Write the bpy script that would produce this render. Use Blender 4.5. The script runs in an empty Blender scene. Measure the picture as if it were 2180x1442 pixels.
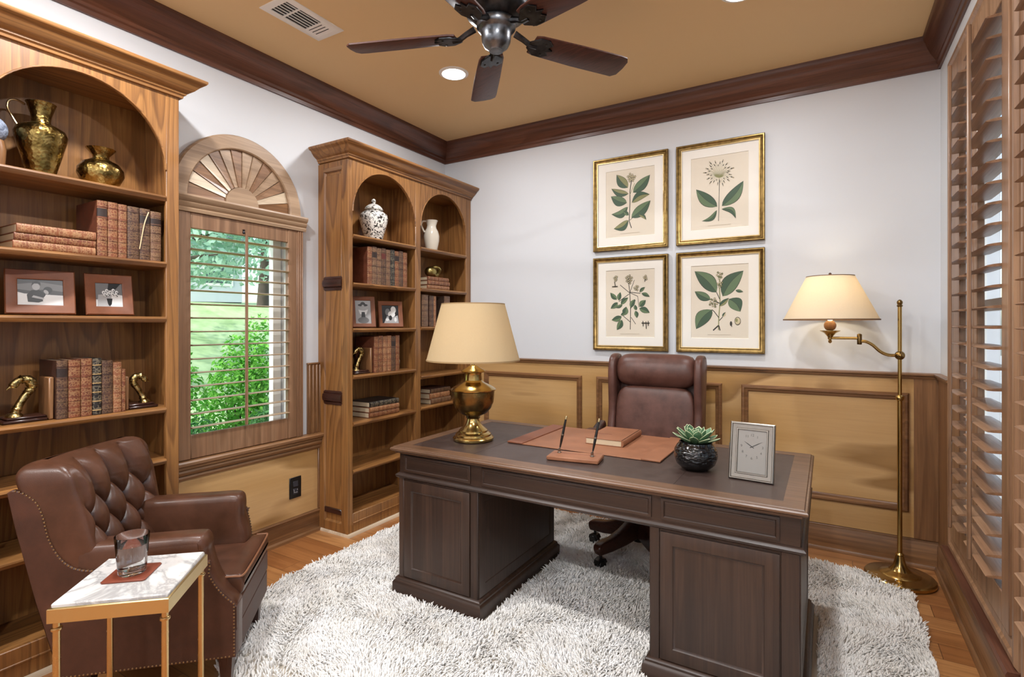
import bpy, math, random
import numpy as np
from math import sin, cos, pi, radians, sqrt, atan2, hypot
from mathutils import Matrix, Vector
import bmesh

SC = bpy.context.scene
COL = SC.collection
R = random.Random(7)

# ------------------------------------------------------------------ colours and node helpers
def C(h):
    h = h.lstrip('#')
    out = []
    for i in (0, 2, 4):
        v = int(h[i:i+2], 16)/255
        out.append(v/12.92 if v <= .04045 else ((v+.055)/1.055)**2.4)
    return (*out, 1.0)

class NT:
    def __init__(self, name):
        self.m = bpy.data.materials.new(name); self.m.use_nodes = True
        self.t = self.m.node_tree; self.t.nodes.clear()
        self.out = self.t.nodes.new('ShaderNodeOutputMaterial')
    def n(self, typ, **kw):
        nd = self.t.nodes.new('ShaderNode'+typ)
        for k, v in kw.items():
            if k.startswith('_'): setattr(nd, k[1:], v)
            else:
                key = int(k[1:]) if k[0] == 'i' and k[1:].isdigit() else k.replace('__', ' ')
                s = nd.inputs[key]
                if isinstance(v, bpy.types.NodeSocket): self.t.links.new(v, s)
                else: s.default_value = v
        return nd
    def math(self, op, a, b=0.0, c=None):
        nd = self.n('Math', _operation=op, i0=a, i1=b)
        if c is not None:
            if isinstance(c, bpy.types.NodeSocket): self.t.links.new(c, nd.inputs[2])
            else: nd.inputs[2].default_value = c
        return nd.outputs[0]
    def mix(self, f, a, b, mode='MIX'):
        nd = self.t.nodes.new('ShaderNodeMix'); nd.data_type = 'RGBA'; nd.blend_type = mode
        for i, v in ((0, f), (6, a), (7, b)):
            if isinstance(v, bpy.types.NodeSocket): self.t.links.new(v, nd.inputs[i])
            else: nd.inputs[i].default_value = v
        return nd.outputs[2]
    def ramp(self, f, stops):
        nd = self.t.nodes.new('ShaderNodeValToRGB')
        e = nd.color_ramp.elements
        while len(e) < len(stops): e.new(.5)
        for k, (p, c) in zip(e, stops): k.position = p; k.color = c
        self.t.links.new(f, nd.inputs[0]); return nd.outputs[0]
    def coord(self, scale=(1, 1, 1), which='Object', rnd=0.0, loc=(0, 0, 0), rot=(0, 0, 0)):
        s = self.n('TexCoord').outputs[which]
        if rnd:
            o = self.n('ObjectInfo').outputs['Random']
            k = self.math('MULTIPLY', o, rnd)
            cx = self.n('CombineXYZ', X=k, Y=k, Z=k).outputs[0]
            s = self.n('VectorMath', _operation='ADD', i0=s, i1=cx).outputs[0]
        return self.n('Mapping', Vector=s, Scale=scale, Location=loc, Rotation=rot).outputs[0]
    def noise(self, vec, scale, detail=3, rough=.55, dist=0.0):
        return self.n('TexNoise', Vector=vec, Scale=scale, Detail=detail, Roughness=rough, Distortion=dist).outputs[0]
    def bump(self, h, strength=.2, dist=.01):
        return self.n('Bump', Height=h, Strength=strength, Distance=dist).outputs[0]
    def bsdf(self, **kw):
        b = self.n('BsdfPrincipled', **kw); self.t.links.new(b.outputs[0], self.out.inputs[0]); return b
    def surf(self, s): self.t.links.new(s, self.out.inputs[0])

def plain(name, col, rough=.5, metal=0.0, **kw):
    t = NT(name); t.bsdf(Base__Color=C(col), Roughness=rough, Metallic=metal, **kw); return t.m

def wood(name, dark, mid, light, axis='Z', rough=.38, ring=14, across=3.2, along=.3, contrast=.5, coat=.15, pores=.35, rnd=7.0, streak=.5, boards=0.0):
    t = NT(name)
    def sc(a, l): return tuple(l if 'XYZ'[i] == axis else a for i in range(3))
    n = t.noise(t.coord(sc(across, along), rnd=rnd), 1.0, 2, .45, .25)
    n = t.math('ADD', n, t.math('MULTIPLY', t.noise(t.coord(sc(26, 2.2), rnd=rnd), 1.0, 2), .025))
    f = t.math('FRACT', t.math('MULTIPLY', n, ring))
    ringc = t.ramp(f, [(0, C(light)), (.55, C(mid)), (.88, C(dark)), (1, C(light))])
    col = t.mix(contrast, C(mid), ringc)
    big = t.noise(t.coord(sc(2.4, .5), rnd=rnd+3), 1.0, 3)
    col = t.mix(t.math('MULTIPLY', t.ramp(big, [(.38, (0, 0, 0, 1)), (.68, (1, 1, 1, 1))]), .55), col, C(light))
    st = t.noise(t.coord(sc(62, 1.6), rnd=2.0), 1.0, 2, .6)
    col = t.mix(t.math('MULTIPLY', t.ramp(st, [(.4, (0, 0, 0, 1)), (.72, (1, 1, 1, 1))]), streak), col, C(dark))
    p = t.noise(t.coord(sc(240, 7), rnd=1.0), 1.0, 2, .6)
    col = t.mix(t.math('MULTIPLY', t.ramp(p, [(.5, (0, 0, 0, 1)), (.72, (1, 1, 1, 1))]), pores), col, C(dark))
    if boards:
        ax = 'XYZ'.index(axis); o = [i for i in range(3) if i != ax][0]
        row = t.math('FLOOR', t.math('DIVIDE', t.n('SeparateXYZ', Vector=t.coord()).outputs[o], boards))
        wn = t.n('TexWhiteNoise', _noise_dimensions='1D', W=row).outputs[0]
        col = t.mix(t.math('MULTIPLY', wn, .55), col, C(dark))
    rr = t.math('MULTIPLY_ADD', p, .18, rough-.09)
    t.bsdf(Base__Color=col, Roughness=rr, Coat__Weight=coat, Coat__Roughness=.25, Normal=t.bump(t.math('ADD', p, t.math('MULTIPLY', f, .2)), .1, .002))
    return t.m

def leather(name, dark, light, rough=.36, scale=14, bump=.12, fine=420):
    t = NT(name)
    v = t.coord(rnd=3.0)
    n = t.noise(v, scale, 5, .6)
    col = t.ramp(n, [(.3, C(dark)), (.7, C(light))])
    vo = t.n('TexVoronoi', Vector=v, Scale=fine).outputs['Distance']
    rr = t.math('MULTIPLY_ADD', n, .2, rough-.1)
    t.bsdf(Base__Color=col, Roughness=rr, Normal=t.bump(t.math('ADD', vo, n), bump, .0015), Specular__IOR__Level=.42)
    return t.m

def metal(name, col, rough=.22, var=.1, scale=18, bump=0.0, dark=None):
    t = NT(name)
    v = t.coord()
    n = t.noise(v, scale, 4)
    rr = t.math('MULTIPLY_ADD', n, var*2, rough-var)
    c = C(col)
    if dark: c = t.ramp(n, [(.35, C(dark)), (.62, C(col))])
    kw = {}
    if bump: kw['Normal'] = t.bump(t.n('TexVoronoi', Vector=v, Scale=90).outputs['Distance'], bump, .003)
    t.bsdf(Base__Color=c, Metallic=1.0, Roughness=rr, **kw)
    return t.m

# ------------------------------------------------------------------ materials
M = {}
def wood3(key, *a, **k):
    for ax in 'XYZ': M[key+ax] = wood('%s_grain_%s' % (key, ax.lower()), *a, axis=ax, **k)
wood3('oak', '#4d2e16', '#875a30', '#a67642', rough=.4, ring=22, contrast=.6, streak=.36)
wood3('crown', '#371c13', '#5c3728', '#744a38', rough=.36, ring=10, pores=.45)
wood3('sills', '#4a2f1d', '#7f5937', '#99704a', rough=.4, ring=12)
wood3('shut', '#60452f', '#8b6549', '#a58264', rough=.42, ring=8, contrast=.5)
wood3('pan', '#7e592c', '#b3884f', '#cda774', rough=.36, ring=4, across=2.4, along=.8, contrast=.75, pores=.08, streak=.1)
wood3('archw', '#7b614a', '#a4876a', '#bba084', rough=.42, ring=8, contrast=.5, pores=.3)  # paler copy of the shutter wood: light on the arch put into colour
wood3('louv', '#7d6247', '#a98f70', '#bda585', rough=.4, ring=6, contrast=.4, pores=.25)  # louvers lightened in colour to stand for daylight falling on them
wood3('mould', '#50331e', '#7d5635', '#956c47', rough=.34, ring=10)
wood3('walnut', '#241812', '#3e2b20', '#4d372a', rough=.42, ring=12, across=5, contrast=.5, coat=.1, boards=.062)
wood3('deskt', '#45301f', '#634631', '#765740', rough=.4, ring=12, across=6, contrast=.5)
wood3('maho', '#20100b', '#3a1e16', '#48281d', rough=.3, ring=8)
wood3('fanw', '#2c140f', '#4c271d', '#5c3226', coat=.0, rough=.45, ring=14, across=9)
wood3('tanl', '#8a5a36', '#a8764a', '#b98756', rough=.45, ring=5)

def paint(name, col, rough=.6, bump=.04):
    t = NT(name)
    n = t.noise(t.coord(), 260, 2)
    n2 = t.noise(t.coord(), .9, 2)
    c = t.mix(t.math('MULTIPLY', n2, .06), C(col), (0, 0, 0, 1))
    t.bsdf(Base__Color=c, Roughness=rough, Normal=t.bump(n, bump, .001))
    return t.m
M['wall'] = paint('wall_paint', '#d9dce0', .55)
M['ceil'] = paint('ceiling_paint', '#e6c592', .65)
M['white'] = plain('white_enamel', '#ecebe6', .4)
M['black'] = plain('black_plastic', '#151312', .3)
M['dark'] = plain('dark_gap', '#141210', .7)

def floor_mat():
    t = NT('oak_floor_planks')
    v = t.coord()
    # planks run along X: rows across Y, 0.125 m wide
    sep = t.n('SeparateXYZ', Vector=v)
    row = t.math('FLOOR', t.math('DIVIDE', sep.outputs[1], .125))
    off = t.math('MULTIPLY', t.n('TexWhiteNoise', _noise_dimensions='1D', W=row).outputs[0], 5.0)
    xx = t.math('ADD', sep.outputs[0], off)
    seg = t.math('FLOOR', t.math('DIVIDE', xx, 1.1))
    idv = t.n('CombineXYZ', X=seg, Y=row).outputs[0]
    rnd = t.n('TexWhiteNoise', Vector=idv).outputs[0]
    gv = t.n('CombineXYZ', X=t.math('MULTIPLY', xx, 1.2), Y=t.math('MULTIPLY', sep.outputs[1], 22), Z=t.math('MULTIPLY', rnd, 30)).outputs[0]
    n = t.noise(gv, 1.0, 3, .6, .4)
    s = t.math('MULTIPLY_ADD', t.math('SINE', t.math('MULTIPLY', n, 24)), .5, .5)
    base = t.ramp(rnd, [(0, C('#9b6539')), (.5, C('#ad7746')), (1, C('#bd8854'))])
    col = t.mix(t.math('MULTIPLY', s, .35), base, C('#734322'))
    fy = t.math('FRACT', t.math('DIVIDE', sep.outputs[1], .125))
    fx = t.math('FRACT', t.math('DIVIDE', xx, 1.1))
    g1 = t.math('LESS_THAN', fy, .02); g2 = t.math('LESS_THAN', fx, .0025)
    gap = t.math('MAXIMUM', g1, g2)
    col = t.mix(t.math('MULTIPLY', gap, .75), col, C('#3a2112'))
    t.bsdf(Base__Color=col, Roughness=.3, Normal=t.bump(t.math('SUBTRACT', t.math('MULTIPLY', n, .2), gap), .25, .002), Coat__Weight=.2, Coat__Roughness=.2)
    return t.m
M['floor'] = floor_mat()

M['brass'] = metal('polished_brass', '#b99d62', .2, .08)
M['brassold'] = metal('antique_brass', '#8a7145', .26, .1, 10, 0, '#665131')
M['brassham'] = metal('hammered_brass', '#a58d55', .26, .08, 26, .45, '#665229')
M['goldleg'] = metal('satin_gold', '#c4a878', .26, .06)
M['gold'] = metal('gilt_frame', '#9c8150', .36, .08, 30, 0, '#756039')
M['goldlite'] = metal('gilt_edge', '#c8b184', .3, .06)
M['silver'] = metal('brushed_silver', '#8f8981', .3, .015)
M['champ'] = metal('champagne_gold', '#d0ba86', .3, .06)
M['iron'] = metal('oil_rubbed_iron', '#4a4a4c', .36, .08, 20, 0, '#2b2b2d')
M['pewter'] = metal('aged_pewter', '#82858a', .34, .08, 20, 0, '#55585c')
M['chairL'] = leather('brown_club_leather', '#3d2518', '#593828', .31, 7)
M['chairLd'] = leather('dark_club_leather', '#3a2115', '#502f20', .52, 9)
M['execL'] = leather('brown_executive_leather', '#492d24', '#664339', .38, 12)
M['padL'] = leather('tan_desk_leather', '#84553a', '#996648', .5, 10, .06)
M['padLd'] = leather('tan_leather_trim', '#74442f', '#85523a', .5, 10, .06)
M['inlay'] = leather('dark_inlay_leather', '#3a2d28', '#463833', .4, 12, .08)
M['frameL'] = leather('brown_frame_leather', '#6c3f26', '#7f4a2d', .45, 16, .08)
M['coastL'] = leather('russet_coaster_leather', '#6d3522', '#823f2b', .45, 16, .08)
M['cream'] = plain('page_edges', '#c8b698', .8)
M['blackgl'] = plain('glossy_black_ceramic', '#0d0d0e', .12, Coat__Weight=.5)

def shade_mat(name, col):
    t = NT(name)
    n = t.noise(t.coord((300, 300, 40)), 1.0, 2)
    c = t.mix(t.math('MULTIPLY', n, .12), C(col), C('#a88a5e'))
    d = t.n('BsdfDiffuse', Color=c).outputs[0]
    tr = t.n('BsdfTranslucent', Color=c).outputs[0]
    t.surf(t.n('MixShader', i0=.45, i1=d, i2=tr).outputs[0])
    return t.m
M['shade'] = shade_mat('cream_lampshade_fabric', '#decba6')
M['shade2'] = shade_mat('ivory_lampshade_fabric', '#f3e8d2')

def glass_pane():
    t = NT('window_glass')
    fc = t.n('LayerWeight', Blend=.5).outputs['Facing']
    f = t.math('MULTIPLY_ADD', t.math('POWER', fc, 5.0), .45, .02)
    a = t.n('BsdfTransparent', Color=(.97, .99, .98, 1)).outputs[0]
    b = t.n('BsdfGlossy', Color=(1, 1, 1, 1), Roughness=.02).outputs[0]
    t.surf(t.n('MixShader', i0=f, i1=a, i2=b).outputs[0]); return t.m
M['pane'] = glass_pane()
def clear(name, ior, col):
    t = NT(name); t.bsdf(Base__Color=col, Roughness=0.0, IOR=ior, Transmission__Weight=1.0); return t.m
M['glass'] = clear('drinking_glass', 1.45, (1, 1, 1, 1))
M['water'] = clear('clear_water', 1.33, (.98, 1, 1, 1))

def emit(name, col, s):
    t = NT(name); t.surf(t.n('Emission', Color=col, Strength=s).outputs[0]); return t.m
M['lens'] = emit('lit_downlight_lens', (1, .98, .96, 1), 40)
M['bulb'] = emit('lit_bulb', (1, .8, .5, 1), 12)

def marble():
    t = NT('white_marble')
    v = t.coord()
    n = t.noise(v, 3.2, 6, .6, 1.6)
    k = t.math('ABSOLUTE', t.math('SUBTRACT', n, .5))
    col = t.ramp(k, [(0, C('#a3a2a0')), (.05, C('#cfcdca')), (.2, C('#dbd9d5'))])
    t.bsdf(Base__Color=col, Roughness=.15); return t.m
M['marble'] = marble()

# ------------------------------------------------------------------ mesh builder
class MB:
    def __init__(self): self.v = []; self.f = []; self.mi = []; self.cur = 0
    def raw(self, vs, fs, mi=None):
        k = len(self.v); self.v += [tuple(p) for p in vs]
        for f in fs: self.f.append(tuple(i+k for i in f)); self.mi.append(self.cur if mi is None else mi)
        return self
    def mark(self): return len(self.v)
    def xf(self, mat, start=0):
        for i in range(start, len(self.v)): self.v[i] = tuple(mat @ Vector(self.v[i]))
        return self
    def box(self, a, b, bev=0.0, mi=None):
        x0, y0, z0 = (min(a[i], b[i]) for i in range(3)); x1, y1, z1 = (max(a[i], b[i]) for i in range(3))
        bev = min(bev, (x1-x0)*.49, (y1-y0)*.49, (z1-z0)*.49)
        if bev <= 0:
            vs = [(x, y, z) for z in (z0, z1) for y in (y0, y1) for x in (x0, x1)]
            return self.raw(vs, [(0, 2, 3, 1), (4, 5, 7, 6), (0, 1, 5, 4), (2, 6, 7, 3), (0, 4, 6, 2), (1, 3, 7, 5)], mi)
        vs = []; idx = {}
        lo = (x0, y0, z0); hi = (x1, y1, z1)
        for c in range(8):
            s = [(c >> k) & 1 for k in range(3)]
            for ax in range(3):
                p = []
                for k in range(3):
                    e = hi[k] if s[k] else lo[k]
                    if k != ax: e += -bev if s[k] else bev
                    p.append(e)
                idx[(c, ax)] = len(vs); vs.append(tuple(p))
        fs = []
        for ax in range(3):
            o = [k for k in range(3) if k != ax]
            for s in (0, 1):
                q = []
                for (a_, b_) in ((0, 0), (1, 0), (1, 1), (0, 1)):
                    c = (s << ax) | (a_ << o[0]) | (b_ << o[1]); q.append(idx[(c, ax)])
                fs.append(tuple(q))
            for (a_, b_) in ((0, 0), (1, 0), (1, 1), (0, 1)):
                c0 = (a_ << o[0]) | (b_ << o[1]); c1 = c0 | (1 << ax)
                fs.append((idx[(c0, o[0])], idx[(c1, o[0])], idx[(c1, o[1])], idx[(c0, o[1])]))
        for c in range(8): fs.append((idx[(c, 0)], idx[(c, 1)], idx[(c, 2)]))
        return self.raw(vs, fs, mi)
    def lathe(self, prof, seg=32, c=(0, 0, 0), axis='Z', mi=None, closed=False):
        vs = []; rings = []
        for (r, z) in prof:
            if r <= 1e-6: rings.append([len(vs)]); vs.append((0, 0, z))
            else:
                rings.append(list(range(len(vs), len(vs)+seg)))
                for k in range(seg):
                    a = 2*pi*k/seg; vs.append((r*cos(a), r*sin(a), z))
        fs = []
        pr = list(zip(rings, rings[1:]))
        if closed: pr.append((rings[-1], rings[0]))
        for A, B in pr:
            for k in range(seg):
                k2 = (k+1) % seg
                if len(A) == 1 and len(B) == 1: continue
                if len(A) == 1: fs.append((A[0], B[k], B[k2]))
                elif len(B) == 1: fs.append((A[k], B[0], A[k2]))
                else: fs.append((A[k], B[k], B[k2], A[k2]))
        if axis == 'X': vs = [(z, x, y) for x, y, z in vs]
        elif axis == 'Y': vs = [(y, z, x) for x, y, z in vs]
        vs = [(x+c[0], y+c[1], z+c[2]) for x, y, z in vs]
        return self.raw(vs, fs, mi)
    def sphere(self, r, c=(0, 0, 0), seg=16, n=9, sc=(1, 1, 1), mi=None):
        k = self.mark()
        self.lathe([(r*sin(pi*i/n), -r*cos(pi*i/n)) for i in range(n+1)], seg, (0, 0, 0), 'Z', mi)
        for i in range(k, len(self.v)):
            x, y, z = self.v[i]; self.v[i] = (x*sc[0]+c[0], y*sc[1]+c[1], z*sc[2]+c[2])
        return self
    def tube(self, pts, r, seg=10, closed=False, cap=True, mi=None, flat=1.0, up0=None):
        P = [Vector(p) for p in pts]; n = len(P)
        rs = r if isinstance(r, (list, tuple)) else [r]*n
        vs = []; fs = []; up = Vector(up0) if up0 else None
        for i in range(n):
            if closed: t = P[(i+1) % n]-P[i-1]
            else: t = P[min(i+1, n-1)]-P[max(i-1, 0)]
            if t.length < 1e-9: t = Vector((0, 0, 1))
            t.normalize()
            if up is None: up = Vector((0, 0, 1)) if abs(t.z) < .9 else Vector((1, 0, 0))
            s = t.cross(up)
            if s.length < 1e-6: s = t.orthogonal()
            s.normalize(); up = s.cross(t).normalized()
            for k in range(seg):
                a = 2*pi*k/seg; vs.append(tuple(P[i]+s*cos(a)*rs[i]+up*sin(a)*rs[i]*flat))
        for i in range(n if closed else n-1):
            j = (i+1) % n
            for k in range(seg):
                k2 = (k+1) % seg; fs.append((i*seg+k, j*seg+k, j*seg+k2, i*seg+k2))
        if cap and not closed:
            fs.append(tuple(range(seg))[::-1]); fs.append(tuple((n-1)*seg+k for k in range(seg)))
        return self.raw(vs, fs, mi)
    def prism(self, poly, axis, a0, a1, mi=None):
        n = len(poly)
        def mp(p, a):
            return (a, p[0], p[1]) if axis == 'X' else (p[0], a, p[1]) if axis == 'Y' else (p[0], p[1], a)
        vs = [mp(p, a0) for p in poly]+[mp(p, a1) for p in poly]
        fs = [tuple(range(n))[::-1], tuple(range(n, 2*n))]
        for i in range(n): j = (i+1) % n; fs.append((i, j, n+j, n+i))
        return self.raw(vs, fs, mi)
    def layers(self, poly, axis, lay, mi=None):
        """stack of one outline at several depths, each pulled in by an inset: a soft-edged slab"""
        n = len(poly); area = sum(poly[i][0]*poly[(i+1) % n][1]-poly[(i+1) % n][0]*poly[i][1] for i in range(n))
        sg = 1 if area > 0 else -1
        nr = []
        for i in range(n):
            a, b, c = poly[i-1], poly[i], poly[(i+1) % n]
            e1 = Vector((b[0]-a[0], b[1]-a[1])); e2 = Vector((c[0]-b[0], c[1]-b[1]))
            if e1.length > 0: e1.normalize()
            if e2.length > 0: e2.normalize()
            m = Vector((-(e1.y+e2.y), e1.x+e2.x))*sg
            if m.length < 1e-6: m = Vector((-e1.y, e1.x))*sg
            m.normalize(); d = max(.5, m.dot(Vector((-e1.y, e1.x))*sg)); nr.append(m/d)
        vs = []; fs = []
        for (a, ins) in lay:
            for p, q in zip(poly, nr):
                u, w = p[0]+q[0]*ins, p[1]+q[1]*ins
                vs.append((a, u, w) if axis == 'X' else (u, a, w) if axis == 'Y' else (u, w, a))
        L = len(lay)
        for l in range(L-1):
            for i in range(n):
                j = (i+1) % n; fs.append((l*n+i, l*n+j, (l+1)*n+j, (l+1)*n+i))
        fs.append(tuple(range(n))[::-1]); fs.append(tuple((L-1)*n+i for i in range(n)))
        return self.raw(vs, fs, mi)
    def ring(self, u0, w0, u1, w1, prof, mp, mi=None, closed=True):
        """mitred rectangular frame; prof = [(inset, height)...]; mp(u, w, h) -> xyz"""
        vs = []; fs = []; n = len(prof)
        for (i, h) in prof:
            for (u, w) in ((u0+i, w0+i), (u1-i, w0+i), (u1-i, w1-i), (u0+i, w1-i)): vs.append(mp(u, w, h))
        for k in range(n if closed else n-1):
            k2 = (k+1) % n
            for c in range(4):
                d = (c+1) % 4; fs.append((k*4+c, k*4+d, k2*4+d, k2*4+c))
        return self.raw(vs, fs, mi)
    def mould(self, path, prof, closed=False, side=1, mi=None):
        """profile (out, z) swept along a plan path with mitred corners; out is to the left of travel when side = 1"""
        P = [Vector(p) for p in path]; n = len(P); vs = []; fs = []; m = len(prof)
        for i in range(n):
            a = P[i-1] if (closed or i > 0) else None; b = P[(i+1) % n] if (closed or i < n-1) else None
            d1 = (P[i]-a).normalized() if a is not None else (b-P[i]).normalized()
            d2 = (b-P[i]).normalized() if b is not None else d1
            n1 = Vector((-d1.y, d1.x))*side; n2 = Vector((-d2.y, d2.x))*side
            q = n1+n2; q = q/q.dot(n1)
            for (o, z) in prof: vs.append((P[i].x+q.x*o, P[i].y+q.y*o, z))
        for i in range(n if closed else n-1):
            j = (i+1) % n
            for k in range(m): k2 = (k+1) % m; fs.append((i*m+k, i*m+k2, j*m+k2, j*m+k))
        if not closed: fs.append(tuple(range(m))[::-1]); fs.append(tuple((n-1)*m+k for k in range(m)))
        return self.raw(vs, fs, mi)
    def grid(self, fn, nu, nv, cu=False, mi=None):
        vs = [fn(i/(nu if cu else nu-1), j/(nv-1)) for j in range(nv) for i in range(nu)]
        fs = []
        for j in range(nv-1):
            for i in range(nu if cu else nu-1):
                i2 = (i+1) % nu; fs.append((j*nu+i, j*nu+i2, (j+1)*nu+i2, (j+1)*nu+i))
        return self.raw(vs, fs, mi)
    def build(self, name, mats, parent=None, sharp=38, recalc=True, off=None):
        me = bpy.data.meshes.new(name)
        vs = self.v if off is None else [(x-off[0], y-off[1], z-off[2]) for x, y, z in self.v]
        me.from_pydata(vs, [], self.f)
        if not isinstance(mats, (list, tuple)): mats = [mats]
        for m in mats: me.materials.append(m)
        if len(mats) > 1: me.polygons.foreach_set('material_index', self.mi)
        if recalc:
            bm = bmesh.new(); bm.from_mesh(me); bmesh.ops.recalc_face_normals(bm, faces=bm.faces); bm.to_mesh(me); bm.free()
        me.polygons.foreach_set('use_smooth', [True]*len(me.polygons))
        me.set_sharp_from_angle(angle=radians(sharp))
        me.update()
        o = bpy.data.objects.new(name, me); COL.objects.link(o)
        if parent is not None: o.parent = parent
        return o

def tag(o, label=None, cat=None, group=None, kind=None):
    if label: o['label'] = label
    if cat: o['category'] = cat
    if group: o['group'] = group
    if kind: o['kind'] = kind
    return o
def thing(name, label, cat, loc=(0, 0, 0), rz=0.0, group=None, kind=None):
    o = bpy.data.objects.new(name, None); COL.objects.link(o); o.empty_display_size = .1
    o.location = loc; o.rotation_euler = (0, 0, rz)
    return tag(o, label, cat, group, kind)
def place(o, loc, rz=0.0, rx=0.0, ry=0.0):
    o.location = loc; o.rotation_euler = (rx, ry, rz); return o
def copy_tree(o, parent=None):
    c = o.copy(); COL.objects.link(c)
    if parent is not None: c.parent = parent
    for ch in list(o.children): copy_tree(ch, c)
    return c
def arc(c, r, a0, a1, n, ry=None):
    ry = r if ry is None else ry
    return [(c[0]+r*cos(radians(a0+(a1-a0)*i/n)), c[1]+ry*sin(radians(a0+(a1-a0)*i/n))) for i in range(n+1)]
def bez(p, n):
    """Catmull-Rom through the points"""
    P = [Vector(q) for q in p]; out = []
    for i in range(len(P)-1):
        a, b, c, d = P[max(i-1, 0)], P[i], P[i+1], P[min(i+2, len(P)-1)]
        for k in range(n):
            t = k/n
            out.append(tuple(.5*((2*b)+(c-a)*t+(2*a-5*b+4*c-d)*t*t+(3*b-a-3*c+d)*t**3)))
    out.append(tuple(P[-1])); return out
# ------------------------------------------------------------------ the room (metres; camera stands at x = y = 0)
XL, XR, YB, YF, ZC = -2.91, .54, 3.74, -1.7, 2.943
def struct(name, mb, m, parent=None, label=None, **k):
    o = mb.build(name, m, parent, **k)
    if parent is None: o['kind'] = 'structure'
    if label: o['label'] = label
    return o
struct('floor', MB().box((XL-.02, YF-.02, -.06), (XR+.02, YB+.02, 0)), M['floor'])
struct('ceiling', MB().box((XL-.1, YF-.1, ZC), (XR+.1, YB+.1, ZC+.12)), M['ceil'])
struct('wall_back', MB().box((XL-.14, YB, -.06), (XR+.14, YB+.12, ZC+.02)), M['wall'])
struct('wall_front', MB().box((XL-.14, YF-.12, -.06), (XR+.14, YF, ZC+.02)), M['wall'])
def holed(x0, x1, y0, y1, z0, z1, holes):
    mb = MB(); y = y0
    for (a, b, c, d) in holes:
        mb.box((x0, y, z0), (x1, a, z1)); mb.box((x0, a, z0), (x1, b, c)); mb.box((x0, a, d), (x1, b, z1)); y = b
    mb.box((x0, y, z0), (x1, y1, z1)); return mb
struct('wall_left', holed(XL-.14, XL, YF, YB, -.06, ZC+.02, [(1.51, 2.145, .66, 1.95)]), M['wall'])
struct('wall_right', holed(XR, XR+.14, YF, YB, -.06, ZC+.02, [(-.2, .75, .36, 2.54), (1.05, 2.14, .36, 2.54), (2.36, 3.22, .36, 2.54)]), M['wall'])

crown = [(0, 2.778), (.012, 2.778), (.014, 2.8), (.022, 2.806), (.022, 2.822), (.03, 2.83), (.05, 2.85), (.07, 2.885), (.076, 2.905), (.084, 2.912), (.088, 2.93), (.09, ZC), (0, ZC)]
def wallrun(name, prof, a, b, m):     # a straight moulding along a wall, room on the left of travel
    return struct(name, MB().mould([a, b], prof), m)
e = .0
wallrun('trim_1', crown, (XL, YB), (XL, YF), M['crownY'])
wallrun('trim_2', crown, (XR, YB), (XL, YB), M['crownX'])
wallrun('trim_3', crown, (XR, YF), (XR, YB), M['crownY'])
base = [(0, 0), (.032, 0), (.032, .012), (.026, .022), (.018, .024), (.018, .13), (.012, .14), (.012, .15), (.005, .158), (0, .158)]
wallrun('baseboard_back', base, (XR, YB), (XL+.27, YB), M['sillsX'])
wallrun('baseboard_right', base, (XR, YF), (XR, YB), M['sillsY'])
wallrun('baseboard_left', [(0, 0), (.028, 0), (.028, .016), (.014, .024), (.014, .128), (.02, .134), (.014, .144), (0, .146)], (XL, 2.39), (XL, 1.35), M['sillsY'])
# back wainscot: field, cap rail and three framed panels
w = tag(bpy.data.objects.new('trim_4', None), None, None, None, 'structure'); COL.objects.link(w)
struct('wainscot_field', MB().box((XL+.27, YB-.012, .158), (XR-.001, YB, 1.06)), M['panX'], w)
struct('end_stile', MB().box((.42, YB-.0165, .158), (XR-.001, YB-.012, 1.058)), M['mouldZ'], w)
capp = [(0, 1.056), (.02, 1.056), (.024, 1.062), (.024, 1.07), (.034, 1.076), (.034, 1.085), (0, 1.09)]
struct('cap_rail', MB().mould([(XR-.001, YB), (XL+.27, YB)], capp), M['sillsX'], w)
for (a, b) in ((-2.48, -1.597), (-1.477, -.597), (-.479, .397)):
    mp = lambda u, z, h: (u, YB-.012-h, z)
    struct('panel_moulding', MB().ring(a, .303, b, .974, [(0, 0), (0, .012), (.008, .02), (.018, .02), (.024, .012), (.034, .01), (.042, .003), (.042, 0)], mp), M['mouldX'], w)
w = tag(bpy.data.objects.new('trim_6', None), None, None, None, 'structure'); COL.objects.link(w)
struct('wainscot_field', MB().box((XR-.012, 3.362, .158), (XR, YB-.018, 1.06)), M['mouldZ'], w)
struct('cap_rail', MB().mould([(XR, 3.362), (XR, YB-.035)], capp), M['sillsY'], w)
# left wainscot under the window
w = tag(bpy.data.objects.new('trim_5', None), None, None, None, 'structure'); COL.objects.link(w)
struct('wainscot_field', MB().box((XL, 1.352, .146), (XL+.01, 2.388, .56)), M['panY'], w)
sillp = [(0, .545), (.018, .545), (.024, .556), (.018, .568), (.03, .575), (.036, .588), (.03, .6), (.042, .606), (.042, .618), (.055, .626), (.058, .64), (.05, .648), (0, .65)]
struct('sill_rail', MB().mould([(XL, 2.388), (XL, 1.352)], sillp), M['sillsY'], w)
mb = MB().box((XL, 2.285, .65), (XL+.014, 2.388, 1.1)).box((XL, 2.28, 1.1), (XL+.022, 2.388, 1.112), .004)
for y in (2.29, 2.318, 2.346, 2.372): mb.box((XL, y, .65), (XL+.022, y+.014, 1.1), .004)
struct('reeded_board', mb, M['sillsZ'], w)
struct('corner_strip', MB().box((XL, 2.362, .146), (XL+.02, 2.388, .545), .004), M['sillsZ'], w)

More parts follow.
